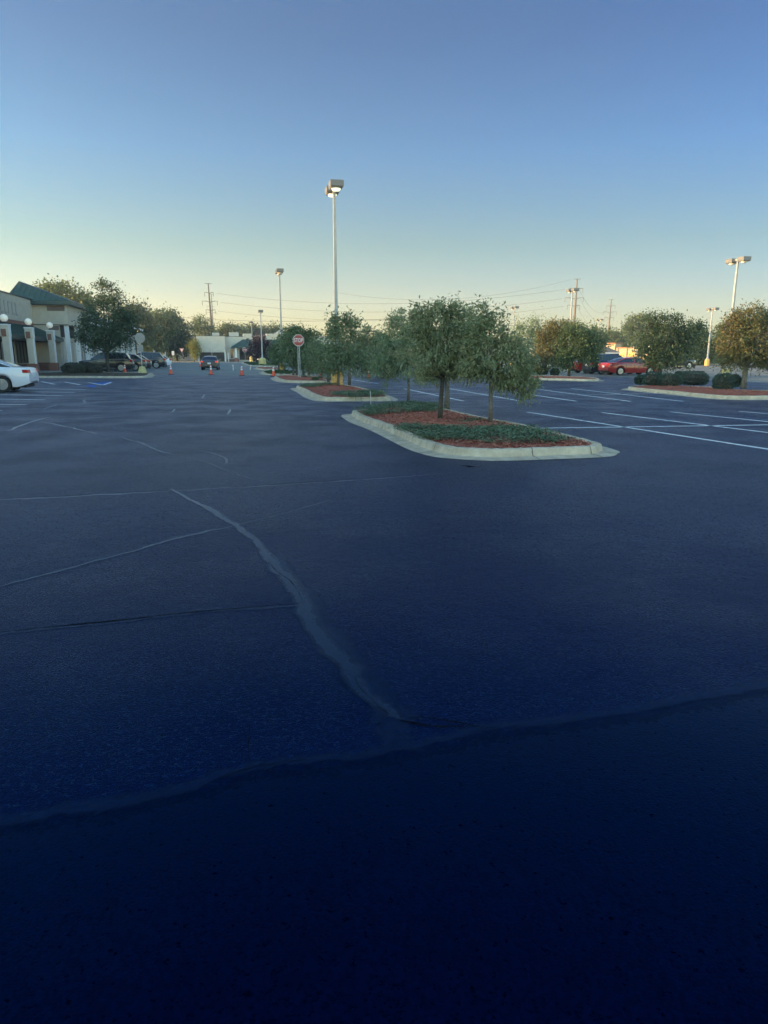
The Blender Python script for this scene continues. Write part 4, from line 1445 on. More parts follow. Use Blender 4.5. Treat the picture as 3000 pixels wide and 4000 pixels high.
def lettering(name, text, size, m, parent, loc, rot=(PI / 2, 0, 0), depth=.002, spacing=1.0, sx=1.0, bold=0.0):
    cu = bpy.data.curves.new(name, 'FONT')
    cu.body = text
    cu.size = size
    cu.extrude = depth
    cu.offset = bold
    cu.align_x = 'CENTER'
    cu.align_y = 'CENTER'
    cu.space_character = spacing
    o = bpy.data.objects.new(name, cu)
    COL.objects.link(o)
    dg = bpy.context.evaluated_depsgraph_get()
    me = bpy.data.meshes.new_from_object(o.evaluated_get(dg))
    bpy.data.objects.remove(o)
    me.materials.clear()
    me.materials.append(m)
    o = bpy.data.objects.new(name, me)
    COL.objects.link(o)
    o.parent = parent
    o.location = loc
    o.rotation_euler = rot
    o.scale = (sx, 1, 1)
    return o


def stop_sign(label, p, zc, r, rz, group=None, posts=2, ground_z=0.0, text=True, facing=1, stop_mat=None, base=False, lower=None):
    p = Vector(p)
    p.z = ground_z
    t = thing('stop_sign', label, 'road sign', p, rz, group)
    b = MB()
    xs = (-.055, .055) if posts == 2 else (0,)
    for x in xs:
        b.box((x, .03, (zc + r * .92) / 2), (.045, .045, zc + r * .92))
    b.build('post', M_GALV, t)
    b = MB()
    plate(b, octagon(r), -.004, .004, zc)
    ob = b.build('sign_plate', M_SIGNW if facing > 0 else M_SIGNBACK, t)
    if facing > 0:
        b = MB()
        plate(b, octagon(r * .935), -.0065, -.0045, zc)
        b.build('red_face', stop_mat or M_STOP, t)
        lettering('lettering', 'STOP', r * .92, M_SIGNW, t, (0, -.010, zc - r * .02), depth=.0015, sx=.66, bold=.004, spacing=1.08)
    if lower:
        b = MB()
        b.box((0, -.004, lower[2]), (lower[0], .008, lower[1]))
        b.build('lower_plate', M_SIGNBACK if facing < 0 else M_SIGNW, t)
    if base:
        b = MB()
        b.lathe((0, 0, 0), [(.40, -.02), (.39, .05), (.24, .50), (.20, .53)], 8)
        b.build('concrete_foot', M_YELLOW2, t)
    return t


stop_sign('red stop sign reading STOP on a twin post in the kerbed bed', gp(1170, 1484), 2.52, .405, R(5), ground_z=.12)
stop_sign('back of an octagonal sign on a yellow concrete foot by the parked row', gp(557, 1461), 2.98, .455, R(14), posts=1, ground_z=.13, facing=-1, base=True, lower=(.42, .60, 2.08))
stop_sign('small far stop sign in front of the green-roofed building', gd(957, 130), 2.45, .46, R(8), posts=1)


def small_sign(label, p, h, w_, hh, m, rz=0, shape='rect', post_m=None):
    t = thing('road_sign', label, 'road sign', p, rz)
    b = MB()
    b.box((0, .03, h / 2), (.06, .05, h))
    b.build('post', post_m or M_GALV, t)
    b = MB()
    if shape == 'tri':
        plate(b, [(0, -hh / 2), (w_ / 2, hh / 2), (-w_ / 2, hh / 2)], -.006, .006, h - hh / 2)
    else:
        plate(b, [(-w_ / 2, -hh / 2), (w_ / 2, -hh / 2), (w_ / 2, hh / 2), (-w_ / 2, hh / 2)], -.006, .006, h - hh / 2)
    b.build('sign_plate', m, t)
    if shape == 'tri':
        b = MB()
        plate(b, [(0, -hh * .22), (w_ * .24, hh * .24), (-w_ * .24, hh * .24)], -.009, -.007, h - hh * .44)
        b.build('white_centre', M_SIGNW, t)
    return t


small_sign('pale red give-way sign near the far blue house', gd(711, 150), 2.9, 1.0, 1.0, mat('faded_red', (0.62, 0.30, 0.26), .5), 0, 'tri')
small_sign('white rectangular sign before the big sunlit tree', gd(676, 150), 2.3, .55, .85, M_SIGNW)
small_sign('slim white sign left of the white rectangular one', gd(602, 140), 2.4, .22, .9, M_SIGNW)
small_sign('slim white sign board by the woods, right of the hidden globe lamps', gd(646, 140), 2.1, .2, .8, M_SIGNW)

# amber signal lamp on its arm above the octagonal sign
p0 = gd(505, 120)
t = thing('traffic_signal', 'curved arm with a lit amber signal over the octagonal sign', 'traffic signal', p0)
a0 = ap(508, 1268, 120) - p0
a1 = ap(515, 1283, 120) - p0
a2 = ap(534, 1291, 120) - p0
b = MB()
b.tube([(0, 0, 0), (a0.x, 0, a0.z), (a1.x, 0, a1.z), (a2.x, 0, a2.z)], [.12, .10, .09, .08], 8)
b.build('arm', M_POLE, t)
b = MB()
b.box((a2.x + .28, 0, a2.z - .12), (.50, .4, .62))
hs = b.build('signal_housing', M_BLACKPL, t)
b = MB()
b.lathe((a2.x + .28, -.24, a2.z - .10), [(.16, 0), (.15, .04)], 14, axis='y')
b.build('amber_lens', mat('amber_lens', (0.9, 0.4, 0.05), .3, emit=(1, .50, .08), estr=.9), hs)


# ------------------------------------------------------------------ vehicles
KINDS = dict(
    saloon=dict(L=4.85, W=1.84, H=1.46, wb=2.75, ro=1.08, r=.335, deck=[(0, .80), (.06, .98), (.25, 1.03), (.95, 1.05), (3.3, .98), (3.75, .93), (4.45, .80), (4.75, .64), (4.85, .50)],
                roof=[(.62, 1.04), (1.25, 1.32), (1.70, 1.43), (2.35, 1.46), (2.90, 1.42), (3.75, .96)], rear=(.62, 1.60), front=(2.80, 3.75), pillars=((2.36, .09),)),
    suv=dict(L=4.75, W=1.90, H=1.74, wb=2.75, ro=.98, r=.365, deck=[(0, .85), (.05, 1.06), (.35, 1.12), (3.2, 1.09), (3.55, 1.06), (4.35, .98), (4.68, .80), (4.75, .60)],
             roof=[(.16, 1.10), (.52, 1.62), (.72, 1.70), (1.6, 1.74), (2.65, 1.70), (3.55, 1.06)], rear=(.16, .66), front=(2.62, 3.55), pillars=((1.32, .10), (2.25, .09))),
    crossover=dict(L=4.55, W=1.85, H=1.64, wb=2.68, ro=.94, r=.35, deck=[(0, .85), (.05, 1.04), (.40, 1.08), (3.0, 1.03), (3.45, .98), (4.2, .88), (4.48, .72), (4.55, .55)],
                   roof=[(.20, 1.06), (.75, 1.46), (1.0, 1.57), (1.75, 1.64), (2.55, 1.58), (3.45, .98)], rear=(.20, .92), front=(2.50, 3.45), pillars=((1.30, .12), (2.15, .09))),
    pickup=dict(L=5.6, W=1.98, H=1.85, wb=3.5, ro=1.15, r=.39, deck=[(0, .95), (.04, 1.12), (2.05, 1.14), (4.1, 1.14), (4.4, 1.12), (5.2, 1.08), (5.52, .92), (5.6, .65)],
                roof=[(2.02, 1.12), (2.18, 1.72), (2.45, 1.82), (3.1, 1.85), (3.55, 1.78), (4.38, 1.12)], rear=(2.02, 2.30), front=(3.5, 4.38), pillars=((2.95, .09),)),
)


def interp(P, x):
    if x <= P[0][0]:
        return P[0][1]
    for (x0, y0), (x1, y1) in zip(P, P[1:]):
        if x <= x1:
            return y0 + (y1 - y0) * (x - x0) / (x1 - x0)
    return P[-1][1]


def smooth_prof(P, n=5):
    Q = [Vector((x, 0, z)) for x, z in P]
    C = catmull(Q, n, False)
    out = []
    for q in C:
        if not out or q.x > out[-1][0] + 1e-4:
            out.append((q.x, q.z))
    return out


def car(name, label, kind, p, heading, col, cat='car', group=None, lit=False, scale=1.0, rim=None, chrome=False, plate_=True):
    """Local +x is the way the car faces; the origin sits on the ground under its middle."""
    K = KINDS[kind]
    L, W, wb, ro, r = K['L'], K['W'], K['wb'], K['ro'], K['r']
    t = thing(name, label, cat, p, heading, group, scale)
    M = paint(col[0], col[1])
    ox = -L / 2
    deck = smooth_prof(K['deck'])
    roof = smooth_prof(K['roof'])
    xr, xf = ro, ro + wb
    ra = r * 1.17
    xs = sorted(set([round(L * i / 70, 4) for i in range(71)] + [x + s * ra * .999 for x in (xr, xf) for s in (-1, 1)] + [x + s * ra * 1.002 for x in (xr, xf) for s in (-1, 1)]))

    def hw(x):
        u = (x - L / 2) / (L / 2)
        return W / 2 * (1 - .10 * abs(u) ** 5 - .05 * max(0, abs(u) - .9) / .1)

    def zb(x):
        base = .22 + .16 * max(0, 1 - x / .55) ** 1.5 + .10 * max(0, 1 - (L - x) / .6) ** 1.5
        for c in (xr, xf):
            dx = abs(x - c)
            if dx < ra:
                base = max(base, r + math.sqrt(ra * ra - dx * dx) * .98)
        return base

    b = MB()
    vs, fs = [], []
    for x in xs:
        zt = interp(deck, x)
        z0 = min(zb(x), zt - .10)
        h = hw(x)
        prof = [(h * .93, z0), (h, z0 + (zt - z0) * .22), (h * 1.0, z0 + (zt - z0) * .62), (h * .965, zt - .045), (h * .90, zt), (h * .5, zt + .018), (0, zt + .022)]
        ring = [(x + ox, -y, z) for y, z in prof] + [(x + ox, y, z) for y, z in reversed(prof[:-1])]
        vs += ring
    n = 13
    for i in range(len(xs) - 1):
        for k in range(n - 1):
            fs.append((i * n + k, i * n + k + 1, (i + 1) * n + k + 1, (i + 1) * n + k))
    fs.append(tuple(range(n)))
    fs.append(tuple(reversed(range((len(xs) - 1) * n, len(xs) * n))))
    b.add(vs, fs)
    # roof, pillars in paint; glass apart
    g = {'side_window': MB(), 'windscreen': MB(), 'rear_window': MB()}
    gx = sorted(set([q[0] for q in roof] + [K['rear'][1], K['front'][0]] + [c + s * wd / 2 for c, wd in K['pillars'] for s in (-1, 1)]))
    rings = []
    for x in gx:
        zr = interp(roof, x)
        zt = interp(deck, x)
        zr = max(zr, zt + .012)
        h = hw(x)
        wbs = h * .90
        k = (zr - zt) / (K['H'] - zt)
        wr = wbs - (h * .20) * k
        prof = [(wbs, zt - .01), (wbs - .02 * k, zt + .035 * k), (wr + .03 * k, zr - .085 * k), (wr * .955, zr - .02 * k), (wr * .6, zr), (0, zr + .012)]
        rings.append([(x + ox, -y, z) for y, z in prof] + [(x + ox, y, z) for y, z in reversed(prof[:-1])])
    m = 11
    for i in range(len(gx) - 1):
        xm = (gx[i] + gx[i + 1]) / 2
        pil = any(abs(xm - c) < wd / 2 for c, wd in K['pillars'])
        inrear, infront = xm < K['rear'][1], xm > K['front'][0]
        for k in range(m - 1):
            q = [rings[i][k], rings[i][k + 1], rings[i + 1][k + 1], rings[i + 1][k]]
            side = k in (1, 8)
            topk = k in (3, 4, 5, 6)
            endp = xm < gx[0] + .14 or xm > gx[-1] - .10
            if side and not pil and not endp:
                tgt = g['side_window']
            elif topk and inrear and not (xm < gx[0] + .03):
                tgt = g['rear_window']
            elif topk and infront and not (xm > gx[-1] - .02):
                tgt = g['windscreen']
            else:
                tgt = b
            tgt.add(q, [(0, 1, 2, 3)])
    bo = b.build('body', M, t, smooth=True)
    bo.data.set_sharp_from_angle(angle=R(32))
    for k, v in g.items():
        if v.v:
            v.build(k, M_CARGLASS, t)
    b = MB()
    b.box((0, 0, .36), (L * .93, W * .66, .34))
    b.box((0, 0, .24), (wb - 2 * ra - .05, W * .9, .10))
    b.build('underbody', M_BLACKPL, t)
    # bumper strips, lamps, plate
    zl = interp(deck, .05)
    b = MB()
    b.box((ox + .05, 0, .40), (.10, W * .62, .10))
    b.build('rear_bumper_trim', M_BLACKPL, t)
    b = MB()
    b.box((-ox - .03, 0, .40), (.10, W * .72, .14))
    b.box((-ox - .055, 0, .62), (.06, W * .46, .14))
    b.build('grille', M_BLACKPL, t)
    suvish = kind in ('suv', 'crossover')
    for s in (-1, 1):
        b = MB()
        if suvish:
            b.box((ox + .10, s * W * .415, .97), (.20, W * .10, .20), rz=-s * .12)
        elif kind == 'pickup':
            b.box((ox + .03, s * W * .43, .95), (.10, W * .06, .34))
        else:
            b.box((ox + .16, s * W * .395, .885), (.36, W * .15, .13), rz=-s * .16, top=(.9, .9))
        b.build('tail_lamp', M_TAILON if lit else M_TAIL, t)
        b = MB()
        b.box((-ox - .24, s * W * .385, interp(deck, L - .24) - .12), (.34, W * .14, .13), rz=s * .25)
        b.build('head_lamp', M_HEAD, t)
        b = MB()
        b.box((ox + K['front'][1] - .18, s * (W / 2 + .06), interp(deck, K['front'][1] - .2) + .09), (.10, .20, .14), top=(.8, .85))
        b.build('wing_mirror', M, t)
        b = MB()
        b.box((ox + L * .40, s * (W / 2 + .003), interp(deck, L * .4) - .20), (.17, .02, .03))
        b.box((ox + L * .60, s * (W / 2 + .003), interp(deck, L * .6) - .20), (.17, .02, .03))
        b.build('door_handle', M_CHROME if chrome else M, t)
        b = MB()
        for fx in (K['rear'][1] - .05, (K['rear'][1] + K['front'][0]) / 2 + .12, K['front'][0] + .45):
            if abs(fx - xr) > ra and abs(fx - xf) > ra:
                zt_ = interp(deck, fx)
                b.box((ox + fx, s * (W / 2 + .0015), (.32 + zt_ - .06) / 2), (.012, .008, zt_ - .38))
        b.box((ox + L / 2, s * (W / 2 + .0015), .335), (wb - 2 * ra - .1, .008, .012))
        if b.v:
            b.build('door_gap', M_BLACKPL, t)
        if chrome:
            b = MB()
            zz = interp(deck, L * .45) + .005
            b.box((ox + (K['rear'][1] + K['front'][0]) / 2, s * W * .452, zz), (K['front'][0] - K['rear'][1] + .5, .012, .035))
            b.box((ox + L / 2, s * (W / 2 + .002), .33), (wb - 2 * ra - .1, .02, .05))
            b.build('window_trim', M_CHROME, t)
    if plate_:
        b = MB()
        b.box((ox - .015, 0, .80 if kind != 'saloon' else .72), (.03, .34, .17))
        b.build('number_plate', M_PLATE, t)
    for cx in (xr, xf):
        for s in (-1, 1):
            wob = bpy.data.objects.new('wheel', TYRE[kind])
            COL.objects.link(wob)
            wob.parent = t
            wob.location = (cx + ox, s * (W / 2 - .13), r)
            if s > 0:
                wob.rotation_euler = (0, 0, PI)
            ro_ = bpy.data.objects.new('rim', RIM[kind])
            COL.objects.link(ro_)
            ro_.parent = wob
    return t


TYRE, RIM = {}, {}
for kk, K in KINDS.items():
    r = K['r']
    b = MB()
    b.lathe((0, 0, 0), [(r * .62, -.115), (r * .92, -.115), (r * .99, -.09), (r, -.05), (r, .05), (r * .99, .09), (r * .9, .115), (r * .62, .115)], 28, axis='y')
    o = b.build('wheel', M_TYRE)
    TYRE[kk] = o.data
    bpy.data.objects.remove(o)
    b = MB()
    R0 = r * .70
    b.lathe((0, 0, 0), [(R0, -.119), (R0, -.122), (R0 * .90, -.124), (R0 * .88, -.10), (R0 * .88, -.06)], 28, axis='y')
    for k in range(5):
        a = k * 2 * PI / 5 + .3
        for da in (-.13, .13):
            c, s = math.cos(a + da), math.sin(a + da)
            b.tube([(0, -.112, 0), (c * R0 * .95, -.115, s * R0 * .95)], [R0 * .075, R0 * .06], 6)
    b.lathe((0, 0, 0), [(.001, -.128), (R0 * .22, -.126), (R0 * .22, -.08)], 14, axis='y')
    b.lathe((0, 0, 0), [(R0 * .86, -.066), (.001, -.066)], 20, mi=1, axis='y')
    o = b.build('rim', [M_RIM, M_BLACKPL])
    RIM[kk] = o.data
    bpy.data.objects.remove(o)

TOSTORE = AX + PI      # nose towards the shop front
AWAY = AX              # nose away from it
ROWL = 'cars parked nose-in along the shop front'


def car_rear(name, label, kind, x, y, heading, col, **k):
    """Place by the ground point below the near rear corner."""
    K = KINDS[kind]
    d = Vector((math.cos(heading), math.sin(heading), 0))
    q = gp(x, y) + d * K['L'] / 2 * k.get('scale', 1)
    side = Vector((-d.y, d.x, 0))
    if (q + side - Vector((0, 0, 0))).length < (q - side).length:
        side = -side
    q += side * K['W'] / 2 * k.get('scale', 1)
    q.z = 0
    return car(name, label, kind, q, heading, col, **k)


def car_at(name, label, kind, n, t_, heading, col, **k):
    """n, t_: the rear bumper's middle in the lot's own axes."""
    K = KINDS[kind]
    d = Vector((math.cos(heading), math.sin(heading), 0))
    q = nt(n, t_) + d * K['L'] / 2
    return car(name, label, kind, q, heading, col, **k)


car_at('saloon', 'white saloon cut off by the picture edge, nearest the shop', 'saloon', -9.30, 36.5, TOSTORE, ('white', (0.74, 0.77, 0.82)), group=ROWL, scale=1.08)
car_at('suv', 'dark brown SUV with chrome window line behind the dark tree', 'suv', -9.5, 74.6, TOSTORE, ('dark_brown', (0.018, 0.017, 0.019)), group=ROWL, chrome=True, scale=1.10)
car_at('suv', 'blue grey crossover second in the parked row', 'crossover', -8.6, 78.0, TOSTORE, ('slate', (0.040, 0.052, 0.065)), group=ROWL, scale=1.08)
car_at('suv', 'black SUV mostly hidden, third in the parked row', 'crossover', -8.2, 81.0, TOSTORE, ('black', (0.012, 0.012, 0.013)), group=ROWL)
car_at('suv', 'long dark blue SUV with silver roof rails right of the octagonal sign', 'suv', -7.7, 90.5, TOSTORE, ('navy', (0.018, 0.022, 0.035)), group=ROWL, chrome=True, scale=1.12)
car_at('crossover', 'white crossover at the far end of the parked row', 'crossover', -7.4, 99.0, TOSTORE, ('white', (0.74, 0.77, 0.82)), group=ROWL)
car('saloon', 'dark saloon with red tail lamps driving away up the lane', 'saloon', gp(822, 1446) + ET * 2.2, AX + PI / 2 - R(2), ('charcoal', (0.035, 0.038, 0.042)), lit=True, scale=1.03)
ROWR = 'cars parked across the right-hand car park'
RED = ('red', (0.36, 0.020, 0.016))
car_at('saloon', 'nearest red saloon, seen along its whole side', 'saloon', 30.6, 53.4, AWAY, RED, group=ROWR)
car_at('suv', 'black SUV between the two red saloons', 'suv', 30.7, 56.4, AWAY, ('black', (0.012, 0.012, 0.013)), group=ROWR)
car_at('saloon', 'far red saloon with only its tail showing', 'saloon', 30.9, 59.6, AWAY, RED, group=ROWR)
car_at('suv', 'dark SUV half hidden behind the leaning slim tree', 'crossover', 35.9, 77.5, AWAY, ('slate', (0.055, 0.070, 0.085)), group=ROWR)
car_at('pickup', 'dark pickup under the round dark green tree', 'pickup', 48.3, 74.0, AWAY, ('black', (0.012, 0.012, 0.013)), group=ROWR, chrome=True)
FACE = AX - PI / 2
for lab, kind, x, y, col in (('dark vehicle behind the trees right of the stop sign, bumper showing', 'pickup', 1238, 1459, ('black', (0.012, 0.012, 0.013))),
                             ('dark vehicle behind the trees right of the tall lamp bed', 'suv', 1480, 1462, ('navy', (0.018, 0.022, 0.035)))):
    K = KINDS[kind]
    q = gp(x, y) + ET * K['L'] / 2
    q.z = 0
    car('pickup' if kind == 'pickup' else 'suv', lab, kind, q, FACE, col, group='vehicles behind the small trees', chrome=True)
q = gd(1052, 150)
car('saloon', 'white car far off behind the pale yellow lamp bases', 'saloon', q, AX + .2, ('white', (0.74, 0.77, 0.82)))
# ------------------------------------------------------------------ the shop building
N0, T0 = -18.0, 80.0
mall = thing('shop_building', 'beige shop building with green canopy roofs, brick bases and a corner tower', 'building', nt(N0, T0), AX)
OFF = (-N0, -T0, 0)


def mb_part(name, m, fn, parent=mall):
    b = MB()
    fn(b)
    return b.build(name, m, parent, loc=OFF if parent is mall else None)


TA, TB = -50.0, 81.3         # near wing
PLT = [53.0, 59.8, 66.6, 74.1]
mb_part('wall', M_STUCCO, lambda b: b.span((-32, TA, 0), (-20.0, TB, 4.9)))
mb_part('parapet', M_STUCCO, lambda b: b.span((-32, TA, 4.9), (-19.75, TB, 7.22)))
mb_part('coping', M_FRAME, lambda b: b.span((-32, TA, 7.22), (-19.66, TB, 7.32)))
mb_part('brick_band', M_BRICK, lambda b: b.span((-20.0, TA, 4.55), (-19.80, TB, 4.898)))
mb_part('brick_base', M_BRICK, lambda b: b.span((-20.0, TA, 0), (-19.82, TB, .75)))


def canopy(b):
    n0, n1, z0, z1 = -19.95, -16.98, 4.62, 3.30
    e = TB - .02
    vs = [(n0, TA, z0), (n1, TA, z1), (n1, e, z1), (n0, e, z0), (n0, TA, z0 - .15), (n1, TA, z1 - .02), (n1, e, z1 - .02), (n0, e, z0 - .15)]
    b.add(vs, [(0, 1, 2, 3), (7, 6, 5, 4), (2, 6, 7, 3), (0, 4, 5, 1)])
    t_ = 40.0
    while t_ < e:                                     # standing seams
        b.add([(n0, t_, z0 + .04), (n1, t_, z1 + .04), (n1, t_ + .05, z1 + .04), (n0, t_ + .05, z0 + .04),
               (n0, t_, z0 - .01), (n1, t_, z1 - .01), (n1, t_ + .05, z1 - .01), (n0, t_ + .05, z0 - .01)], [(0, 1, 2, 3), (0, 4, 5, 1), (2, 6, 7, 3), (1, 5, 6, 2)])
        t_ += .45


mb_part('canopy_roof', M_GREEN, canopy)
mb_part('canopy_fascia', M_GREEN_F, lambda b: (b.span((-17.14, TA, 2.98), (-16.95, TB - .02, 3.285)), b.span((-19.8, TB - .16, 2.98), (-17.15, TB - .03, 3.285))))
mb_part('soffit', M_STUCCO2, lambda b: b.span((-19.9, TA, 3.02), (-17.16, TB - .2, 3.08)))
for i, t_ in enumerate(PLT):
    a, c = t_ + .6, (PLT[i + 1] if i + 1 < len(PLT) else TB - .4) - .6
    gl = mb_part('shop_window', M_GLASS, lambda b: b.span((-19.96, a, .95), (-19.90, c, 2.95)))

    def frame(b):
        k = 5
        for j in range(k + 1):
            q = a + (c - a) * j / k
            b.span((-19.92, q - .04, .90), (-19.84, q + .04, 3.0))
        b.span((-19.92, a, 2.9), (-19.835, c, 3.0))
        b.span((-19.92, a, .86), (-19.835, c, .95))
    b = MB()
    frame(b)
    b.build('window_frame', M_FRAME, gl)
mb_part('blind', mat('window_blind', (0.30, 0.28, 0.24), .9, noise=.1), lambda b: b.span((-20.02, 63.1, 1.0), (-19.962, 68.6, 2.9)))


def pillar(t_, n=-16.60, base_mat=M_BRICK, zt=3.95):
    p = mb_part('pillar', M_STUCCO2, lambda b: (b.box((n, t_, .9 + (zt - .95) / 2), (.48, .50, zt - 1.0)), b.box((n, t_, zt - .48), (.62, .60, .86))))
    b = MB()
    b.box((n, t_, .45), (.80, .80, .90))
    b.build('brick_plinth', base_mat, p)
    b = MB()
    b.box((n, t_, zt - .02), (.70, .70, .10))
    b.build('cap', M_TRIM, p)
    b = MB()
    b.box((n - .06, t_ - .305, zt - .62), (.36, .02, .56))
    b.build('brick_inset', M_BRICK, p)
    b = MB()
    b.box((n + .27, t_, 2.0), (.08, .46, 2.2))
    b.box((n + .32, t_, zt - .48), (.03, .56, .82))
    b.build('skylit_face', M_TRIM, p)  # white slab paints the sky-lit side of the pillar lighter
    return p


GL = 'globe lamps along the shop front'


def globe(label, n, t_, z=3.98, r=.29):
    p = nt(n, t_, z)
    g = thing('globe_lamp', label, 'lamp', p, AX, GL)
    b = MB()
    b.lathe((0, 0, 0), [(.16, 0), (.15, .05), (.07, .09), (.07, .15), (.13, .18)], 16)
    b.build('lamp_neck', M_FRAME, g)
    b = MB()
    b.lathe((0, 0, .16 + r), [(r * math.sin(a * PI / 14) + .001, -r * math.cos(a * PI / 14)) for a in range(15)], 22)
    b.build('globe', M_GLOBE, g, smooth=True)
    return g


for t_ in PLT:
    pillar(t_)
globe('globe lamp on the pillar behind the white saloon, before the picture edge', -16.60, PLT[0])
globe('globe lamp cut by the picture edge, on the first pillar in view', -16.60, PLT[1])
globe('globe lamp on the middle shop front pillar, above the white saloon tail', -16.60, PLT[2])
globe('globe lamp on the pillar beside the brick planter near the tower', -16.60, PLT[3])
# planter walls beside the door
mb_part('brick_planter', M_BRICK, lambda b: (b.span((-18.9, 75.6, 0), (-17.4, 76.5, .9)), b.span((-18.9, 76.5, 0), (-17.9, 80.9, .72))))
mb_part('planter_cap', M_CONC2, lambda b: b.span((-18.95, 76.52, .725), (-17.85, 80.95, .80)))
# raised traces of letters on the parapet
def letters(b):
    q = 68.0
    for k in range(7):
        b.span((-19.755, q, 5.35), (-19.70, q + .20, 6.55))
        if k % 3 != 1:
            b.span((-19.755, q + .20, 5.35), (-19.705, q + .75, 5.55))
        else:
            b.span((-19.755, q + .20, 6.35), (-19.705, q + .62, 6.55))
        q += 1.18
mb_part('raised_letters', M_LETTER, letters)

# tower
TT, TU, TN0, TN1 = 81.5, 92.5, -22.0, -16.4
mb_part('tower_wall', M_STUCCO, lambda b: (b.span((TN0, TT, 4.75), (TN1, TU, 6.78)), b.span((TN0, TT, 0), (-17.35, TU, 4.75))))
mb_part('tower_string_course', M_FRAME, lambda b: b.span((TN0, TT - .05, 4.72), (TN1 + .05, TT - .001, 4.80)))
mb_part('tower_brick_panel', M_BRICK2, lambda b: b.span((-18.35, TT - .04, 6.18), (-16.62, TT - .001, 6.70)))
mb_part('tower_brick_panel', M_BRICK2, lambda b: b.span((-18.25, TT - .04, 4.20), (-17.36, TT - .001, 4.66)))
for t_ in (TT + .35, TT + 5.4, TU - .35):
    mb_part('tower_column', M_TRIM, lambda b: (b.box((TN1 - .28, t_, 2.36), (.40, .40, 4.72)), b.box((TN1 - .28, t_, .45), (.58, .58, .9))))
mb_part('porch_shade_panel', M_DARKWALL, lambda b: b.span((-17.34, TT + .6, 3.5), (-17.28, TU - .6, 4.7)))  # dark sheet stands in for the shade inside the porch
mb_part('tower_fascia', M_GREEN_F, lambda b: b.span((TN0 - .25, TT - .6, 6.78), (TN1 + .6, TU + .6, 7.16)))


def troof(b):
    z0 = 7.165
    E1, E2, E3, E4 = (TN0 - .28, TT - .62, z0), (TN1 + .62, TT - .62, z0), (TN1 + .62, TU + .62, z0), (TN0 - .28, TU + .62, z0)
    r1, r2 = (-21.4, TT + 2.5, 9.35), (-21.4, TU - 2.5, 9.35)
    b.add([E1, E2, E3, E4, r1, r2], [(0, 1, 4), (1, 2, 5, 4), (2, 3, 5), (3, 0, 4, 5), (3, 2, 1, 0)])
    for k in range(1, 12):                           # standing seams on the slope towards the lot's entrance
        s = k / 12
        p = Vector(E1).lerp(Vector(E2), s)
        q = Vector(r1).lerp(Vector(E2), max(0, (s - .11)) / .89) if s > .11 else Vector(E1).lerp(Vector(r1), s / .11)
        q.x = p.x if abs(q.x - p.x) > 1.2 else q.x
        b.tube([p + Vector((0, 0, .02)), p.lerp(q, .97) + Vector((0, 0, .02))], .025, 4)


mb_part('tower_roof', M_GREEN, troof)
# far wing
WB0, WB1 = 92.6, 150.0
mb_part('wing_wall', M_STUCCO2, lambda b: b.span((-30, WB0, 0), (-18.6, WB1, 6.6)))
mb_part('wing_fascia', M_TRIM, lambda b: (b.span((-18.6, WB0, 6.1), (-16.2, WB1, 6.45)), b.span((-18.6, WB0, 5.3), (-16.35, WB1, 5.6))))
mb_part('wing_fascia_band', M_GREEN_F, lambda b: b.span((-18.6, WB0 + .01, 5.6), (-16.5, WB1 - .01, 6.1)))
for k in range(8):
    t_ = 95 + k * 7.2
    mb_part('wing_column', M_TRIM, lambda b: (b.box((-16.9, t_, 2.65), (.5, .5, 5.3)), b.box((-16.9, t_, .4), (.8, .8, .8))))
for k in range(7):
    a = 96 + k * 7.2
    gl = mb_part('shop_window', M_GLASS, lambda b: b.span((-18.62, a, .6), (-18.56, a + 5.2, 3.4)))
    b = MB()
    for j in range(4):
        b.span((-18.57, a + 5.2 * j / 3 - .05, .55), (-18.50, a + 5.2 * j / 3 + .05, 3.45))
    b.span((-18.57, a, 3.4), (-18.49, a + 5.2, 3.5))
    b.build('window_frame', M_TRIM, gl)
globe('globe lamp glimpsed through the dark tree, right of the tower', -15.7, 95.0, 4.1)
b_ = globe('farthest globe lamp, by the octagonal sign back', -15.2, 134.0, 4.1, .40)
# pavement along the shops
b = MB()
b.span((-20, TA, -.05), (-14.2, 49, .14))
b.span((-20, 49.01, -.05), (-15.0, 165, .139))
o = b.build('pavement', M_CONC2)
o.location = (0, 0, 0)
o.rotation_euler = (0, 0, AX)
structure(o)

# ------------------------------------------------------------------ buildings across the lot
fb = thing('shop_building', 'pale flat-roofed building with a green hipped porch roof, across the lot', 'building', gd(771, 160), AX)
LW = 30.0


def fpart(name, m, *spans, parent=fb):
    b = MB()
    for s in spans:
        b.span(*s)
    return b.build(name, m, parent)


fpart('wall', M_STUCCO2, ((6.3, 0, 0), (LW, 12, 5.55)), ((10.4, -.06, 5.55), (12.2, 10, 6.25)), ((15.6, -.06, 5.55), (18.2, 10, 6.25)))
fpart('side_block', M_STUCCO2, ((0, -1.2, 2.1), (6.28, 11, 5.62)), ((.3, -1.0, 0), (6.28, 11, 2.1)))
fpart('roof_edge', M_FRAME, ((-.05, -1.25, 5.62), (6.33, 11, 5.70)), ((6.34, -.05, 5.55), (10.39, 11, 5.63)), ((18.21, -.05, 5.55), (LW, 11, 5.63)))
fpart('enclosure_gate', M_DARKWALL, ((.55, -1.30, .1), (3.18, -1.21, 2.05)), ((3.26, -1.30, .1), (5.95, -1.21, 2.05)))
fpart('gate_post', M_TRIM, ((.05, -1.45, 0), (.45, -1.19, 2.09)), ((6.0, -1.45, 0), (6.30, -1.19, 2.09)), ((6.75, -1.45, 0), (6.95, -1.25, 2.0)), ((3.19, -1.34, 0), (3.25, -1.25, 3.0)))
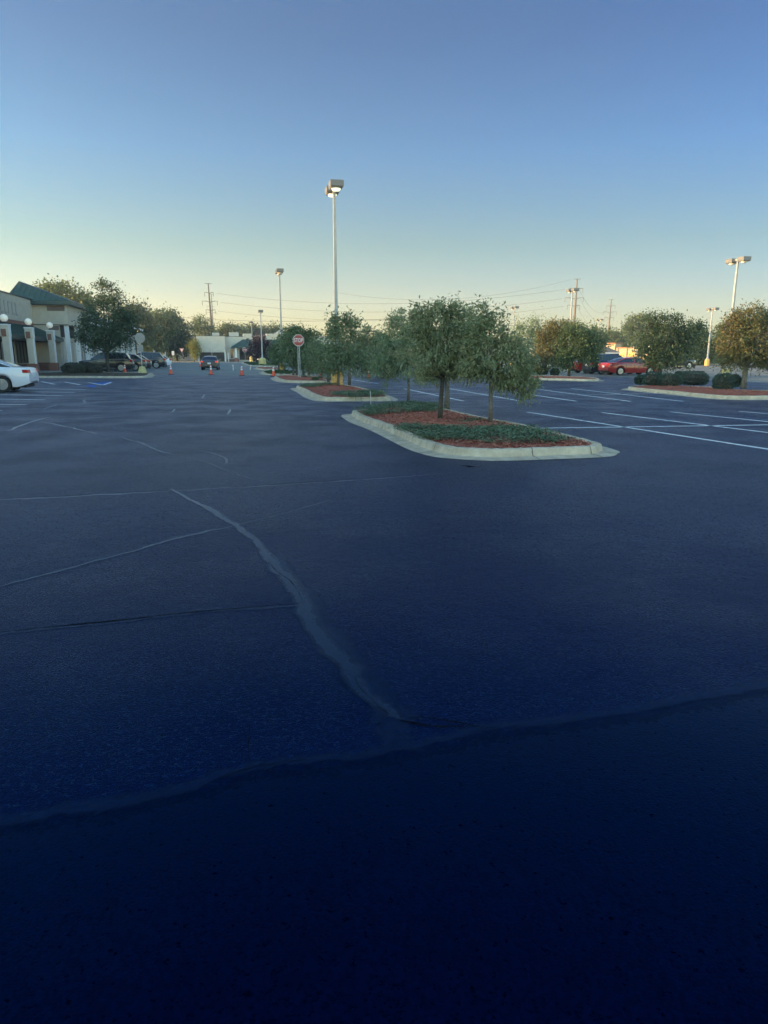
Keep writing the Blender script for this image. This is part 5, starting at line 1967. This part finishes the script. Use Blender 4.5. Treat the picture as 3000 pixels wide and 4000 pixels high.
fpart('rooftop_unit', M_GALV, ((3.4, 3, 5.7), (5.0, 5, 6.5)), ((7.2, 3, 5.6), (9.4, 5, 6.6)))
b = MB()
e0, e1, r0, r1 = (7.5, -2.6, 3.25), (21.5, -2.6, 3.25), (10.2, -.07, 4.95), (21.5, -.07, 4.95)
b.add([e0, e1, r1, r0, (7.5, -.07, 3.25), (7.5, -2.6, 3.0), (21.5, -2.6, 3.0), (7.5, -.07, 3.0), (21.5, -.07, 3.0)], [(0, 1, 2, 3), (0, 3, 4), (5, 6, 1, 0), (7, 5, 0, 4), (5, 7, 8, 6), (6, 8, 2, 1)])
b.build('porch_roof', M_GREEN, fb)
fpart('shop_window', M_GLASS, ((7.3, -.08, .7), (8.0, -.02, 2.7)), ((9.3, -.08, .4), (12.2, -.02, 2.9)), ((13.2, -.08, .4), (17, -.02, 2.9)))
fpart('window_trim', M_TRIM, ((7.15, -.12, .6), (7.3, -.01, 2.85)), ((8.0, -.12, .6), (8.15, -.01, 2.85)), ((7.3, -.12, .6), (8.0, -.01, .7)), ((9.2, -.12, .3), (9.3, -.01, 2.9)))
fpart('porch_column', M_TRIM, ((8.3, -2.3, .9), (8.75, -1.9, 3.0)), ((13.1, -2.3, .9), (13.5, -1.9, 3.0)))
fpart('brick_base', M_BRICK, ((8.1, -2.45, 0), (8.95, -1.75, .9)), ((6.6, -.2, 0), (9.2, -.01, .6)), ((12.9, -2.45, 0), (13.7, -1.75, .9)))
b = MB()
b.lathe((13.9, -.10, 5.75), [(1.55, 0), (1.55, .10)], 24, axis='y')
sg = b.build('round_sign', M_BLACKPL, fb)
b = MB()
M_PINK = mat('faded_pink', (0.55, 0.24, 0.22), .6)
for k in range(6):                                   # lettering too small to read from here
    b.span((12.7 + k * .42, -.26, 5.55), (12.7 + k * .42 + .09, -.20, 6.0 if k % 2 else 5.85))
    b.span((12.7 + k * .42 + .09, -.26, 5.55 + .12 * (k % 3)), (12.7 + k * .42 + .28, -.20, 5.64 + .12 * (k % 3)))
b.build('sign_lettering', M_PINK, sg)
b = MB()
b.box((3, 0, .045), (60, .5, .12))
o = b.build('kerb', M_CONC2)
o.location = gd(820, 150)
o.rotation_euler = (0, 0, AX)
structure(o)


def house(label, p, rz, wd, dp, eave, ridge, wall_m, roof_m, hip=0.0, windows=(), ground=0.0, trim=True, name='house'):
    t = thing(name, label, 'house', p, rz)
    fp = lambda nm, m, *sp, parent=t: fpart(nm, m, *sp, parent=parent)
    fp('wall', wall_m, ((-wd / 2, 0, -.1), (wd / 2, dp, eave)))
    b = MB()
    o_ = .45
    A = [(-wd / 2 - o_, -o_, eave - .05), (wd / 2 + o_, -o_, eave - .05), (wd / 2 + o_, dp + o_, eave - .05), (-wd / 2 - o_, dp + o_, eave - .05)]
    if hip >= 0:
        rg = [(-wd / 2 - o_ + hip, dp / 2, ridge), (wd / 2 + o_ - hip, dp / 2, ridge)]
        b.add(A + rg, [(0, 1, 5, 4), (1, 2, 5), (2, 3, 4, 5), (3, 0, 4), (3, 2, 1, 0)])
    else:                                            # gable end towards the viewer
        rg = [(0, -o_, ridge), (0, dp + o_, ridge)]
        b.add(A + rg, [(0, 1, 4), (1, 2, 5, 4), (2, 3, 5), (3, 0, 4, 5), (3, 2, 1, 0)])
        b2 = MB()
        b2.add([(-wd / 2, -o_ - .02, eave - .04), (wd / 2, -o_ - .02, eave - .04), (0, -o_ - .02, ridge - .25)], [(0, 1, 2)])
        b2.add([(-wd / 2, -o_ - .04, eave - .04), (wd / 2, -o_ - .04, eave - .04), (0, -o_ - .04, ridge - .25)], [(0, 1, 2)])
        b2.build('gable', wall_m, t)
    b.build('roof', roof_m, t)
    if trim:
        fp('gutter', M_TRIM, ((-wd / 2 - .5, -.62, eave - .16), (wd / 2 + .5, -.47, eave - .02)))
    for (x0, x1, z0, z1) in windows:
        g_ = fp('window', M_GLASS, ((x0, -.03, z0), (x1, -.001, z1)))
        fpart('window_frame', M_TRIM, ((x0 - .1, -.06, z0 - .1), (x0, -.002, z1 + .1)), ((x1, -.06, z0 - .1), (x1 + .1, -.002, z1 + .1)), ((x0, -.06, z1), (x1, -.002, z1 + .1)), ((x0, -.06, z0 - .1), (x1, -.002, z0)), parent=g_)
    return t


M_SHING = mat('grey_shingles', (0.13, 0.125, 0.12), .9, noise=.2, nscale=3)
M_SIDING = mat('blue_grey_siding', (0.36, 0.43, 0.50), .7, noise=.05, nscale=2)
M_SIDEW = mat('white_siding', (0.62, 0.63, 0.62), .7, noise=.05, nscale=2)
house('pale blue house beside the big sunlit tree, far off', gd(742, 190), R(8), 5.2, 8, 4.6, 6.4, M_SIDING, M_SHING, hip=.2, windows=((-1.6, -.7, .9, 2.4), (.6, 1.6, .9, 2.4), (-.6, .6, 3.0, 4.0)))
house('low brick house with a grey hipped roof behind the red cars', gd(2352, 150), R(-6), 7.0, 8, 2.0, 3.4, M_BRICK2, M_SHING, hip=2.8, windows=((-2.9, -2.1, .5, 1.6), (.9, 1.8, .9, 1.7), (2.0, 3.0, .9, 1.7)))
house('white gabled house with a dark roof beyond the green-roofed building', gd(1098, 240), R(5), 3.2, 6, 8.6, 10.0, M_SIDEW, M_SHING, hip=-1, windows=((-.5, .5, 7.2, 8.3),))
house('white house with a pale roof glimpsed between the small trees', gd(1442, 230), R(-4), 5.5, 8, 4.2, 6.4, M_SIDEW, mat('pale_shingles', (0.40, 0.41, 0.43), .8, noise=.1), hip=-1)
house('long low house roof seen over the stop sign trees', gd(1238, 190), R(2), 7, 8, 5.0, 6.4, M_SIDEW, mat('tan_shingles', (0.33, 0.30, 0.27), .85, noise=.15), hip=.4)

M_PEACH = mat('peach_stucco', (0.56, 0.40, 0.25), .9, noise=.06)
rs = thing('restaurant_building', 'sunlit peach flat-roofed building beyond the brick house', 'building', gd(2392, 205), R(-48))
rp = lambda nm, m, *sp: fpart(nm, m, *sp, parent=rs)
rp('wall', M_PEACH, ((-1.5, 0, -.1), (12.5, 9, 3.55)))
rp('corner_tower', M_PEACH, ((-2.2, -.5, -.1), (1.0, 3.0, 4.55)))
rp('tower_cap', mat('terracotta', (0.36, 0.14, 0.07), .8), ((-2.4, -.7, 4.55), (1.2, 3.2, 4.85)))
rp('roof_edge', mat('terracotta', (0, 0, 0)), ((1.02, -.12, 3.30), (12.6, 0.0, 3.62)))
for wx in (2.2, 5.0, 7.8):
    rp('window', M_GLASS, ((wx, -.05, .9), (wx + 1.6, -.001, 2.3)))
rp('pier', M_PEACH, ((1.3, -.3, 0), (1.8, -.001, 3.28)), ((4.1, -.3, 0), (4.6, -.001, 3.28)), ((6.9, -.3, 0), (7.4, -.001, 3.28)))
rp('rooftop_unit', M_GALV, ((5.0, 3, 3.55), (6.4, 5, 4.5)), ((7.5, 3, 3.55), (9.6, 5, 4.6)))
b = MB()
b.add([(-1.2, -.51, 3.7), (-.2, -.51, 3.7), (-.2, -.51, 4.0), (-1.2, -.51, 4.0)], [(0, 1, 2, 3)])
b.build('tower_sign', M_STEELPOLE, rs)

# blue sign on a post
t = thing('pylon_sign', 'blue sign in a white frame on a post, over the sunlit building', 'sign', gd(2486, 185), R(-4))
s1 = ap(2486, 1346, 185)
fpart('post', M_POLE, ((-.10, .05, 0), (.10, .25, s1.z - .6)), parent=t)
fpart('frame', M_TRIM, ((-.98, -.08, s1.z - .82), (.98, .08, s1.z + .82)), parent=t)
fpart('blue_panel', mat('sign_blue', (0.05, 0.075, 0.20), .5), ((-.86, -.12, s1.z - .70), (.86, -.082, s1.z + .62)), parent=t)
b = MB()
b.add([(-.5, -.13, s1.z - .62), (.1, -.13, s1.z - .62), (.35, -.13, s1.z - .2), (.0, -.13, s1.z + .15), (-.25, -.13, s1.z - .15)], [(0, 1, 2, 3, 4)])
b.build('white_mark', M_TRIM, t)

# ------------------------------------------------------------------ pylons, poles and wires
def pylon(label, x, depth, ytop, arms, rb=.62, rt=.24, m=M_STEELPOLE, lean=0.0):
    base = gd(x, depth)
    base.z = 0
    top = ap(x, ytop, depth)
    H = top.z
    t = thing('power_pylon', label, 'pylon', base, 0, 'steel power pylons')
    b = MB()
    b.tube([(0, 0, -.5), (lean * .5, 0, H * .5), (lean, 0, H)], [rb, (rb + rt) / 2, rt], 10)
    b.build('mast', m, t)
    s = (ap(x + 1, ytop, depth) - ap(x, ytop, depth)).length
    for (y, xl, xr_) in arms:
        z = ap(x, y, depth).z
        b = MB()
        for xx in (xl, xr_):
            e = (xx - x) * s
            b.tube([(lean * z / H, 0, z - .6), (e * .5, 0, z - .05), (e, 0, z)], [.17, .14, .10], 6)
            b.tube([(e, 0, z + .05), (e, 0, z - 2.0)], .11, 5)
        b.build('crossarm', m, t)
    b = MB()
    b.tube([(lean - 1.6, 0, H), (lean + 1.6, 0, H)], .12, 6)
    b.build('top_bar', m, t)
    return t


M_PYD = mat('dark_weathered_steel', (0.055, 0.055, 0.05), .8)
pylon('dark steel power pylon over the pale flat-roofed building', 836, 350, 1108, [(1142, 812, 846), (1176, 801, 860), (1210, 814, 850)], .75, .26, M_PYD, -1.0)
pylon('fainter second pylon in line behind the dark one', 838, 640, 1150, [(1196, 818, 846), (1221, 816, 855), (1243, 818, 850), (1259, 822, 851)], .8, .3, M_PYD)
pylon('brown steel power pylon behind the sunlit lamp post', 2233, 330, 1090, [(1126, 2207, 2262), (1163, 2194, 2266), (1192, 2205, 2254)], .95, .28, lean=.5)
pylon('slim brown power pylon right of the sunlit lamp posts', 2368, 455, 1170, [(1194, 2357, 2390), (1218, 2345, 2398), (1240, 2352, 2388), (1272, 2360, 2380), (1290, 2358, 2384)], .85, .28, lean=.9)


def wire(label, a, b_, sag, r=.05, n=28):
    t = thing('power_wire', label, 'wire', a, 0, 'overhead power wires')
    pts = []
    for i in range(n + 1):
        s = i / n
        p = a.lerp(b_, s)
        p.z -= 4 * sag * s * (1 - s)
        pts.append(p - a)
    b = MB()
    b.tube(pts, r, 4)
    b.build('cable', M_WIRE, t)


wire('top wire between the dark pylon and the brown pylon', ap(846, 1146, 350), ap(2207, 1130, 330), 5.6)
wire('middle wire between the dark pylon and the brown pylon', ap(860, 1181, 350), ap(2194, 1167, 330), 5.2)
wire('lowest pylon wire, just over the small trees', ap(850, 1215, 350), ap(2205, 1196, 330), 5.4)
wire('faint earth wire from the top of the brown pylon', ap(2233, 1091, 330), ap(1300, 1140, 345), 6.0, .04)
wire('low line from the woods to the wooden pole', ap(560, 1222, 300), ap(1520, 1246, 150), 1.6, .045)
wire('low line running on right from the wooden pole', ap(1520, 1246, 150), ap(2700, 1288, 230), .6, .05)
wire('upper sagging wire between the brown pylon and the slim pylon', ap(2262, 1130, 330), ap(2390, 1196, 455), 7.0, .05)
wire('middle sagging wire between the brown pylon and the slim pylon', ap(2266, 1167, 330), ap(2398, 1220, 455), 8.0, .05)
wire('lower sagging wire between the brown pylon and the slim pylon', ap(2254, 1196, 330), ap(2388, 1242, 455), 8.0, .05)
t = thing('utility_pole', 'thin wooden utility pole between the small trees', 'utility pole', gd(1520, 150))
H = ap(1520, 1243, 150).z
b = MB()
b.tube([(0, 0, -.3), (0, 0, H)], [.17, .11], 8)
b.build('pole', M_WOOD, t)
b = MB()
b.box((0, -.12, H - .25), (1.1, .1, .1))
b.build('crossarm', M_WOOD, t)

# ------------------------------------------------------------------ trees beyond the lot
def far(name, label, x, depth, L, lm, n, ls, seed, group=None, clumps=None, **k):
    kw = dict(depth=depth, clumps=clumps or max(50, n // 35), leaves=int(n * 1.7), lsize=ls * .7, lmat=lm, bark=M_BARK_D, trunk_r=.25, fork=.25, seed=seed, droop=.1, lw=.6, spread=ls * 1.05, shell=.55,
              group=group, limbs=6, twigs=False, stray=.08)
    kw.update(k)
    return ptree(name, label, x, 0, L, **kw)


LG = 'big trees beyond the shops'
far('broadleaf_tree', 'sunlit tree rising behind the green tower roof', 250, 150, [(235, 1160, 62, 46), (300, 1185, 46, 42), (190, 1150, 40, 34), (340, 1200, 42, 50)], LM_LIGHT, 4200, .75, 71, LG)
far('broadleaf_tree', 'dark tree behind the shop front tree, over the far wing', 535, 165, [(530, 1270, 44, 70), (500, 1240, 34, 46), (560, 1290, 34, 56), (480, 1300, 40, 50), (545, 1210, 20, 20)], LM_DARK, 4600, .75, 72, LG)
far('broadleaf_tree', 'large sunlit tree left of the pale blue house', 615, 180, [(610, 1295, 58, 66), (580, 1335, 48, 42), (640, 1270, 44, 36), (600, 1245, 30, 16)], LM_MID, 6500, .75, 73, LG)
far('broadleaf_tree', 'large darker tree touching the pale blue house', 690, 185, [(690, 1302, 50, 60), (660, 1335, 50, 46), (715, 1325, 30, 46), (672, 1250, 32, 20)], LM_DARK, 5600, .75, 74, LG)
far('broadleaf_tree', 'airy tree with sky showing through, left of the dark pylon', 780, 230, [(785, 1270, 32, 26), (770, 1290, 22, 22), (810, 1295, 18, 20)], LM_MID, 1500, .8, 75, LG, shell=.75, clumps=60)
far('broadleaf_tree', 'rounded tree right behind the rooftop units', 890, 240, [(880, 1300, 30, 24), (905, 1292, 26, 22), (850, 1308, 24, 16)], LM_MID, 2200, .85, 76, LG)
far('broadleaf_tree', 'low tree between the rooftop units and the round sign', 935, 250, [(935, 1300, 22, 20), (955, 1310, 14, 14)], LM_MID, 1300, .85, 77, LG)
far('broadleaf_tree', 'small round tree just left of the round sign', 975, 255, [(978, 1295, 16, 18), (992, 1300, 14, 16)], LM_DARK, 1200, .85, 78, LG)
far('broadleaf_tree', 'broad tree behind the raised parapet, right of the round sign', 1055, 255, [(1055, 1290, 32, 22), (1030, 1300, 22, 18), (1078, 1300, 18, 18)], LM_MID, 2200, .85, 79, LG)
far('shrub', 'yellow green bush at the corner of the pale flat-roofed building', 757, 158, [(757, 1352, 15, 20), (762, 1375, 13, 20)], LM_YEL, 1300, .38, 80, None, cat='bush', trunk_r=.08, fork=.1)
far('broadleaf_tree', 'dark tree glimpsed low behind the stop sign trees', 1180, 210, [(1175, 1335, 40, 28), (1140, 1345, 34, 24), (1230, 1340, 40, 22)], LM_MID, 2600, .8, 81, LG)
far('broadleaf_tree', 'low sunlit tree left of the wooden pole', 1470, 200, [(1465, 1350, 30, 26), (1440, 1365, 30, 22)], LM_MID, 2000, .75, 82, LG)
far('broadleaf_tree', 'bright yellow green tree right of the wooden pole', 1512, 170, [(1508, 1340, 26, 30), (1490, 1365, 26, 26), (1540, 1355, 26, 28)], LM_LIGHT, 2400, .65, 83, LG)
far('broadleaf_tree', 'slender tall tree shoot beside the nearest trees, right side', 2040, 62, [(2040, 1300, 30, 42), (2080, 1280, 34, 36), (2030, 1240, 12, 24), (2010, 1350, 36, 40), (2095, 1310, 24, 30)], LM_PEAR, 2600, .22, 84, None, trunk_r=.08, lw=.4, clumps=85, twigs=True, droop=.6, stray=.14)
RG = 'trees along the far edge of the right-hand lot'
far('broadleaf_tree', 'tall dark tree left of the brick house', 2310, 125, [(2300, 1340, 42, 42), (2325, 1320, 28, 30), (2270, 1350, 30, 36), (2330, 1360, 22, 32)], LM_MID, 4200, .55, 85, RG)
far('broadleaf_tree', 'dark orange-tipped tree behind the dense tree before the red cars', 2215, 105, [(2210, 1300, 50, 36), (2250, 1320, 44, 36), (2170, 1330, 40, 30)], LM_GOLD, 3200, .45, 86, RG)
far('broadleaf_tree', 'sunlit green tree above the brick house roof', 2395, 235, [(2390, 1325, 32, 26), (2365, 1335, 24, 24), (2420, 1330, 26, 20)], LM_LIGHT, 3000, .85, 87, RG)
far('broadleaf_tree', 'sunlit tree behind the flat peach roof', 2450, 245, [(2445, 1320, 32, 24), (2480, 1335, 32, 22), (2420, 1330, 22, 20)], LM_MID, 3000, .85, 88, RG)
far('pine_tree', 'tall pale pine with layered boughs left of the round dark tree', 2495, 175, [(2480, 1265, 34, 24), (2510, 1255, 32, 22), (2455, 1285, 22, 12), (2500, 1300, 40, 20), (2525, 1285, 30, 24), (2485, 1330, 30, 18)], LM_MID, 3200, .6, 89, RG, shell=.7)
far('broadleaf_tree', 'dark tree joining the round dark tree on its right', 2735, 110, [(2730, 1340, 46, 56), (2760, 1370, 36, 40), (2710, 1310, 30, 30)], LM_MID, 4000, .5, 90, RG)
far('shrub', 'sunlit orange green shrub left of the glowing lamp foot', 2735, 114, [(2745, 1395, 26, 26), (2725, 1405, 18, 16)], LM_GOLD, 1800, .34, 91, RG, cat='bush', trunk_r=.08, fork=.1)
far('shrub', 'sunlit yellow green shrub right of the glowing lamp foot', 2805, 116, [(2800, 1370, 32, 38), (2830, 1385, 28, 34), (2790, 1400, 30, 22)], LM_LIGHT, 3000, .36, 92, RG, cat='bush', trunk_r=.08, fork=.1)
far('broadleaf_tree', 'green tree behind the big sunlit lamp post', 2860, 120, [(2850, 1320, 44, 56), (2890, 1350, 40, 50), (2820, 1345, 24, 36)], LM_MID, 3600, .5, 93, RG)
far('broadleaf_tree', 'dark tree behind the orange tinged tree at the picture edge', 3000, 95, [(2990, 1290, 50, 56), (3030, 1330, 60, 70), (2960, 1340, 46, 50)], LM_DARK, 4200, .42, 94, RG)

# the far woods close the horizon
r = np.random.default_rng(5)
n = 19000
xs = r.uniform(-420, 520, n)
base_y = 330 + 40 * np.sin(xs * .02) + r.uniform(0, 30, n)
hh = 8.0 + 2.4 * np.sin(xs * .11) + 1.8 * np.sin(xs * .31 + 1) + 1.2 * np.sin(xs * .83 + 2) + 0.8 * np.sin(xs * 1.9)
zz = hh * r.random(n) ** .6
P = np.stack([xs, base_y, zz], 1)
dr = r.normal(size=(n, 3))
dr /= np.linalg.norm(dr, axis=1)[:, None]
sd_ = np.cross(dr, r.normal(size=(n, 3)))
sd_ /= np.linalg.norm(sd_, axis=1)[:, None]
L = (1.2 + 1.2 * r.random(n))[:, None]
V = np.stack([P, P + dr * L * .5 + sd_ * L * .3, P + dr * L, P + dr * L * .5 - sd_ * L * .3], 1).reshape(-1, 3)
o = np_mesh('distant_woods', V, np.arange(n * 4).reshape(n, 4), LM_MID)
tag(o, 'far green woods closing the horizon behind everything', 'woods', None, 'stuff')

# ------------------------------------------------------------------ haze volume added to lift the shade and veil the distance
b = MB()
b.span((-700, -120, -1.1), (700, 900, 62))
o = b.build('haze', None)
o.data.materials.clear()
mh = bpy.data.materials.new('added_haze')
mh.use_nodes = True
th = mh.node_tree
for nd in list(th.nodes):
    if nd.type != 'OUTPUT_MATERIAL':
        th.nodes.remove(nd)
pv = th.nodes.new('ShaderNodeVolumePrincipled')
pv.inputs['Color'].default_value = (0.86, 0.93, 1.0, 1)
pv.inputs['Density'].default_value = 0.00045
pv.inputs['Anisotropy'].default_value = 0.2
th.links.new(pv.outputs[0], [x for x in th.nodes if x.type == 'OUTPUT_MATERIAL'][0].inputs['Volume'])
o.data.materials.append(mh)
tag(o, 'thin added haze veiling the whole car park', 'haze', None, 'stuff')
